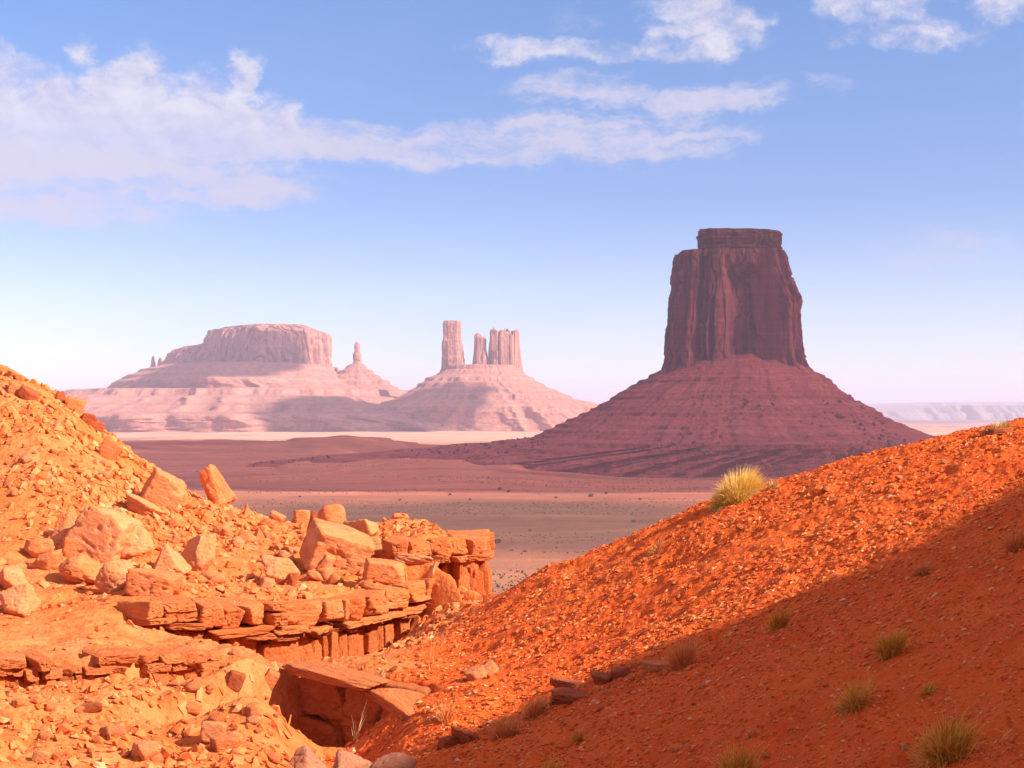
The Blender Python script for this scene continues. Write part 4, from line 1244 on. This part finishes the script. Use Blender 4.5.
BUSH = [bush_mesh(500 + k) for k in range(5)]
for b in BUSH:
    b.materials.append(M['sage'])
rgb = np.random.default_rng(5)
SPOTS = [(500, 492, 4.0), (508, 494, 3.6), (591, 497, 5.0), (606, 495, 3.0), (498, 543, 4.0), (525, 552, 2.2), (634, 523, 3.2), (556, 498, 2.8), (450, 496, 3.0), (470, 500, 2.6), (400, 500, 2.6), (300, 497, 2.6), (620, 540, 2.2), (530, 530, 2.0), (640, 500, 3.0)]
for k in range(46):
    SPOTS.append((rgb.uniform(240, 700), rgb.uniform(488, 575), rgb.uniform(0.5, 1.1) * (1.0 if rgb.random() < 0.75 else 1.9)))
for k, (px, py, sz) in enumerate(SPOTS):
    D_ = EYE * F / (py - HY)
    x, y = (px - CX) / F * D_, D_
    o = bpy.data.objects.new('desert_shrub', BUSH[k % 5])
    COL.objects.link(o)
    o.location = (x, y, float(G_(x, y)) - 0.1)
    o.scale = (sz, sz, sz * 0.75)
    o.rotation_euler = (0, 0, k * 1.7)
    tag(o, 'dark desert shrub dotting the wide valley floor', 'shrub', 'shrubs on the valley floor')
n = 14000
rgb = np.random.default_rng(6)
a = rgb.uniform(-0.24, 0.26, n)
y = np.exp(rgb.uniform(math.log(600), math.log(1900), n))
x = a * y
m = sstep(-0.1, 0.3, fbm(x / 180, y / 60, 0, 4, 91)) > rgb.random(n)
x, y = x[m], y[m]
n = len(x)
z = G_(x, y)
base = np.array([[0.6, 0, 0], [-0.3, 0.5, 0], [-0.3, -0.5, 0], [0.35, 0.25, 0.55], [-0.35, 0.1, 0.6], [0.1, -0.4, 0.5]])
T = np.array([[0, 1, 3], [1, 4, 3], [1, 2, 4], [2, 5, 4], [2, 0, 5], [0, 3, 5], [3, 4, 5]])
V = (base[None] + rgb.normal(0, 0.12, (n, 6, 3))) * rgb.uniform(0.5, 1.5, n)[:, None, None] + np.stack([x, y, z], 1)[:, None]
me = np_mesh('sagebrush', V.reshape(-1, 3), None, (T[None] + np.arange(n)[:, None, None] * 6).reshape(-1, 3), smooth=False, attrs={'tone': np.repeat(rgb.random(n), 6)})
tag(link('sagebrush', me, M['sage']), kind='stuff')


# ------------------------------------------------------------------ clouds overhead (beyond the frame) whose shade lies on the butte and the valley
def cloud_mat(alpha):
    m, n, b = new_mat('cloud_white', 1.0, 0.0)
    b.inputs['Base Color'].default_value = (0.9, 0.9, 0.92, 1)
    b.inputs['Alpha'].default_value = alpha          # thin: some sun comes through
    return m


M['cloud'] = cloud_mat(0.40)
M['thin_cloud'] = cloud_mat(0.14)
M['thick_cloud'] = cloud_mat(0.75)


def cloud(target, alt, rx, ry, rz, seed, yaw=0.0, label='', mat='cloud'):
    Vd, T = ico(6)
    n1 = fbm(Vd[:, 0] * 2, Vd[:, 1] * 2, Vd[:, 2] * 2, 5, seed, 0.55)
    q = Vd * (1 + 0.45 * n1)[:, None] * np.array([rx, ry, rz])
    q[:, 2] = np.maximum(q[:, 2], -rz * 0.35)
    c, s_ = math.cos(yaw), math.sin(yaw)
    q = np.stack([q[:, 0] * c - q[:, 1] * s_, q[:, 0] * s_ + q[:, 1] * c, q[:, 2]], 1)
    t = (alt - target[2]) / S[2]
    o = link('cloud', np_mesh('cloud', q, None, T), M[mat], None, np.array(target) + S * t)
    return tag(o, label, 'cloud', 'clouds')


cloud((90, 2230, -40), 1500, 1000, 660, 160, 5, 0.1, 'large white cloud high above the valley, right of the view')
cloud((-560, 2850, -60), 1500, 640, 420, 140, 9, 0.2, 'middle sized white cloud high above the valley beside the large one', 'thin_cloud')
cloud((-640, 6050, -30), 3200, 430, 300, 90, 12, 0.0, 'small white cloud high above the far buttes', 'thick_cloud')

cloud((-1560, 6680, 90), 3200, 380, 260, 80, 31, 0.2, 'small white cloud added out of view to deepen the shade on the broad mesa', 'thick_cloud')  # added unseen cloud, deepens the shade on the left of the mesa

# ------------------------------------------------------------------ air
bm = bmesh.new()
bmesh.ops.create_cube(bm, size=1.0)
me = bpy.data.meshes.new('haze')
bm.to_mesh(me)
bm.free()
hz = link('haze', me)
zb, zt_ = -EYE - 17.0, 460.0
hz.scale = (110000, 110000, zt_ - zb)
hz.location = (0, 0, (zt_ + zb) / 2)
tag(hz, kind='stuff')
hm = bpy.data.materials.new('haze_air')
hm.use_nodes = True
t = hm.node_tree
t.nodes.clear()
out = t.nodes.new('ShaderNodeOutputMaterial')
pv = t.nodes.new('ShaderNodeVolumePrincipled')
pv.inputs['Color'].default_value = (0.77, 0.79, 1.0, 1)
pv.inputs['Density'].default_value = 0.58e-4
pv.inputs['Anisotropy'].default_value = 0.0
t.links.new(pv.outputs[0], out.inputs['Volume'])
me.materials.append(hm)

# ------------------------------------------------------------------ sky
world = bpy.data.worlds.new('World')
scene.world = world
world.use_nodes = True
n = NT(world.node_tree)
bg = world.node_tree.nodes['Background']
sky = n.n('ShaderNodeTexSky', sky_type='NISHITA')
sky.sun_disc = False
sky.sun_elevation = SUN_EL
sky.sun_rotation = SUN_AZ
sky.altitude = 1600
sky.air_density = 1.0
sky.dust_density = 0.6
sky.ozone_density = 1.5
dirv = n.n('ShaderNodeTexCoord').outputs['Generated']
sep = n.n('ShaderNodeSeparateXYZ')
n.set(sep.inputs[0], dirv)
az = n.math('MULTIPLY', n.math('ARCTAN2', sep.outputs[0], sep.outputs[1]), F)        # direction, in units of 1/F radian
el = n.math('MULTIPLY', n.math('ARCSINE', sep.outputs[2]), F)
cv_ = n.n('ShaderNodeCombineXYZ', i_0=az, i_1=el).outputs[0]
nd = n.n('ShaderNodeTexNoise', noise_dimensions='3D')
n.set(nd.inputs['Vector'], n.vmath('MULTIPLY', cv_, (0.016, 0.022, 0.0)))
nd.inputs['Scale'].default_value = 1.0
nd.inputs['Detail'].default_value = 6
nd.inputs['Roughness'].default_value = 0.62
wv = n.vmath('MULTIPLY', n.vmath('SUBTRACT', nd.outputs['Color'], (0.5, 0.5, 0.5)), (90.0, 50.0, 0.0))
cw = n.vmath('ADD', cv_, wv)
sw = n.n('ShaderNodeSeparateXYZ')
n.set(sw.inputs[0], cw)
az, el0, el = sw.outputs[0], el, sw.outputs[1]
nz = n.noise(n.vmath('MULTIPLY', cw, (0.012, 0.018, 0.0)), 1.0, 8, 0.62)
nfine = n.noise(n.vmath('MULTIPLY', cv_, (0.04, 0.055, 0.0)), 1.0, 7, 0.68)
nz2 = n.noise(n.vmath('ADD', n.vmath('MULTIPLY', cw, (0.012, 0.018, 0.0)), (0.10, 0.16, 0.0)), 1.0, 8, 0.62)
wsp = n.noise(n.vmath('MULTIPLY', cw, (0.006, 0.038, 0.0)), 1.0, 7, 0.68)


def blob(px, py, rx, ry, amp=1.0):
    a = n.math('DIVIDE', n.math('SUBTRACT', az, px - CX), rx)
    b = n.math('DIVIDE', n.math('SUBTRACT', el, HY - py), ry)
    d = n.math('ADD', n.math('MULTIPLY', a, a), n.math('MULTIPLY', b, b))
    return n.math('MULTIPLY', n.math('SUBTRACT', 1.0, d, clamp=True), amp)


def union(bl):
    o = blob(*bl[0])
    for b in bl[1:]:
        o = n.math('MAXIMUM', o, blob(*b))
    return o


CUM = [(-10, 142, 120, 74, 1.3), (70, 148, 110, 64, 1.3), (150, 135, 80, 66, 1.3), (225, 138, 84, 56, 1.3), (246, 88, 24, 36), (100, 76, 26, 20, 0.8), (285, 150, 52, 40), (0, 112, 50, 52), (148, 96, 34, 42), (205, 108, 40, 36),
       (705, 44, 84, 36, 0.8), (680, 14, 60, 34, 0.8), (868, 26, 80, 50, 0.8), (910, 58, 80, 20, 0.8), (1000, 16, 78, 44, 0.8), (535, 56, 100, 18, 0.75), (630, 60, 80, 18, 0.8), (-160, 60, 120, 60), (1180, 60, 120, 50)]
WISP = [(400, 150, 190, 28, 0.85), (600, 142, 210, 38, 0.8), (585, 98, 110, 22, 0.8), (705, 108, 100, 28, 0.75), (825, 98, 50, 13, 0.5), (570, 28, 40, 20, 0.35), (940, 262, 140, 32, 0.45), (60, 218, 190, 26, 0.8), (90, 185, 290, 34, 1.0), (230, 200, 130, 16, 0.8), (380, 272, 80, 8, 0.4), (620, 268, 90, 8, 0.3)]
cum = union(CUM)
wis = union(WISP)
d1 = n.math('ADD', cum, n.math('ADD', n.math('MULTIPLY', n.math('SUBTRACT', nz, 0.5), 2.0), n.math('MULTIPLY', n.math('SUBTRACT', nfine, 0.5), 1.1)))
d1 = n.math('MULTIPLY', n.ramp(d1, [(0.16, 0.0), (1.0, 1.0)], 'EASE'), n.ramp(cum, [(0.0, 0.0), (0.45, 1.0)], 'EASE'))
d1 = n.math('MULTIPLY', d1, n.ramp(n.math('DIVIDE', n.math('SUBTRACT', el0, 190.0), 110.0), [(0.0, 0.42), (1.0, 1.0)]))
d2 = n.math('ADD', wis, n.math('ADD', n.math('MULTIPLY', n.math('SUBTRACT', wsp, 0.5), 2.6), n.math('MULTIPLY', n.math('SUBTRACT', nfine, 0.5), 1.1)))
d2 = n.math('MULTIPLY', n.ramp(d2, [(0.10, 0.0), (1.1, 1.0)], 'EASE'), n.ramp(wis, [(0.0, 0.0), (0.6, 1.0)], 'EASE'))
ccol = n.mix(n.ramp(n.math('ADD', n.math('ADD', 0.5, n.math('MULTIPLY', n.math('SUBTRACT', nz, nz2), 1.8)), n.math('MULTIPLY', n.math('SUBTRACT', nfine, 0.5), 0.25)), [(0.25, 0.0), (0.75, 1.0)]), (2.2, 2.12, 2.8), (2.95, 2.85, 3.15))  # light and shade of the clouds painted in: noise difference towards the sun
skyc = n.mix(1.0, sky.outputs[0], (1.0, 0.835, 0.90), 'MULTIPLY')
skyc = n.mix(1.0, skyc, n.ramp(n.math('DIVIDE', el0, 2000.0), [(0.0, (0.52, 0.62, 0.68)), (0.056, (0.53, 0.61, 0.65)), (0.106, (0.45, 0.55, 0.64)), (0.206, (0.42, 0.62, 0.72)), (0.38, (2.1, 1.25, 0.86)), (1.0, (2.2, 1.25, 0.8))]), 'MULTIPLY')  # upper sky, out of view, boosted and warmed as added fill light
c = n.mix(n.math('MULTIPLY', d1, 0.88), skyc, ccol)
c = n.mix(n.math('MULTIPLY', d2, 0.85), c, (2.4, 2.32, 2.9))
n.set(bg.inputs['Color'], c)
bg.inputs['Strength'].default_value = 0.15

sun = bpy.data.lights.new('sun', 'SUN')
sun.energy = 4.4
sun.angle = R(0.53)
sun.color = (1.0, 0.90, 0.79)
so = bpy.data.objects.new('sun', sun)
COL.objects.link(so)
so.rotation_euler = (math.pi / 2 - SUN_EL, 0, math.pi - SUN_AZ)
import mathutils
so.rotation_euler = mathutils.Vector(-S).to_track_quat('-Z', 'Y').to_euler()

# ------------------------------------------------------------------ camera and render settings
cam = bpy.data.cameras.new('camera')
cam.sensor_width = 36
cam.lens = F / 1024 * 36
cam.shift_y = (HY - 384) / 1024
cam.clip_start = 0.1
cam.clip_end = 200000
co = bpy.data.objects.new('camera', cam)
COL.objects.link(co)
co.rotation_euler = (math.pi / 2, 0, 0)
scene.camera = co
vs = scene.view_settings
vs.view_transform = 'Standard'
vs.look = 'None'
vs.exposure = 0.98
vs.gamma = 1
vs.use_curve_mapping = False
cy = scene.cycles
cy.use_denoising = True
cy.max_bounces = 6
cy.diffuse_bounces = 3
cy.volume_bounces = 1
cy.use_adaptive_sampling = True
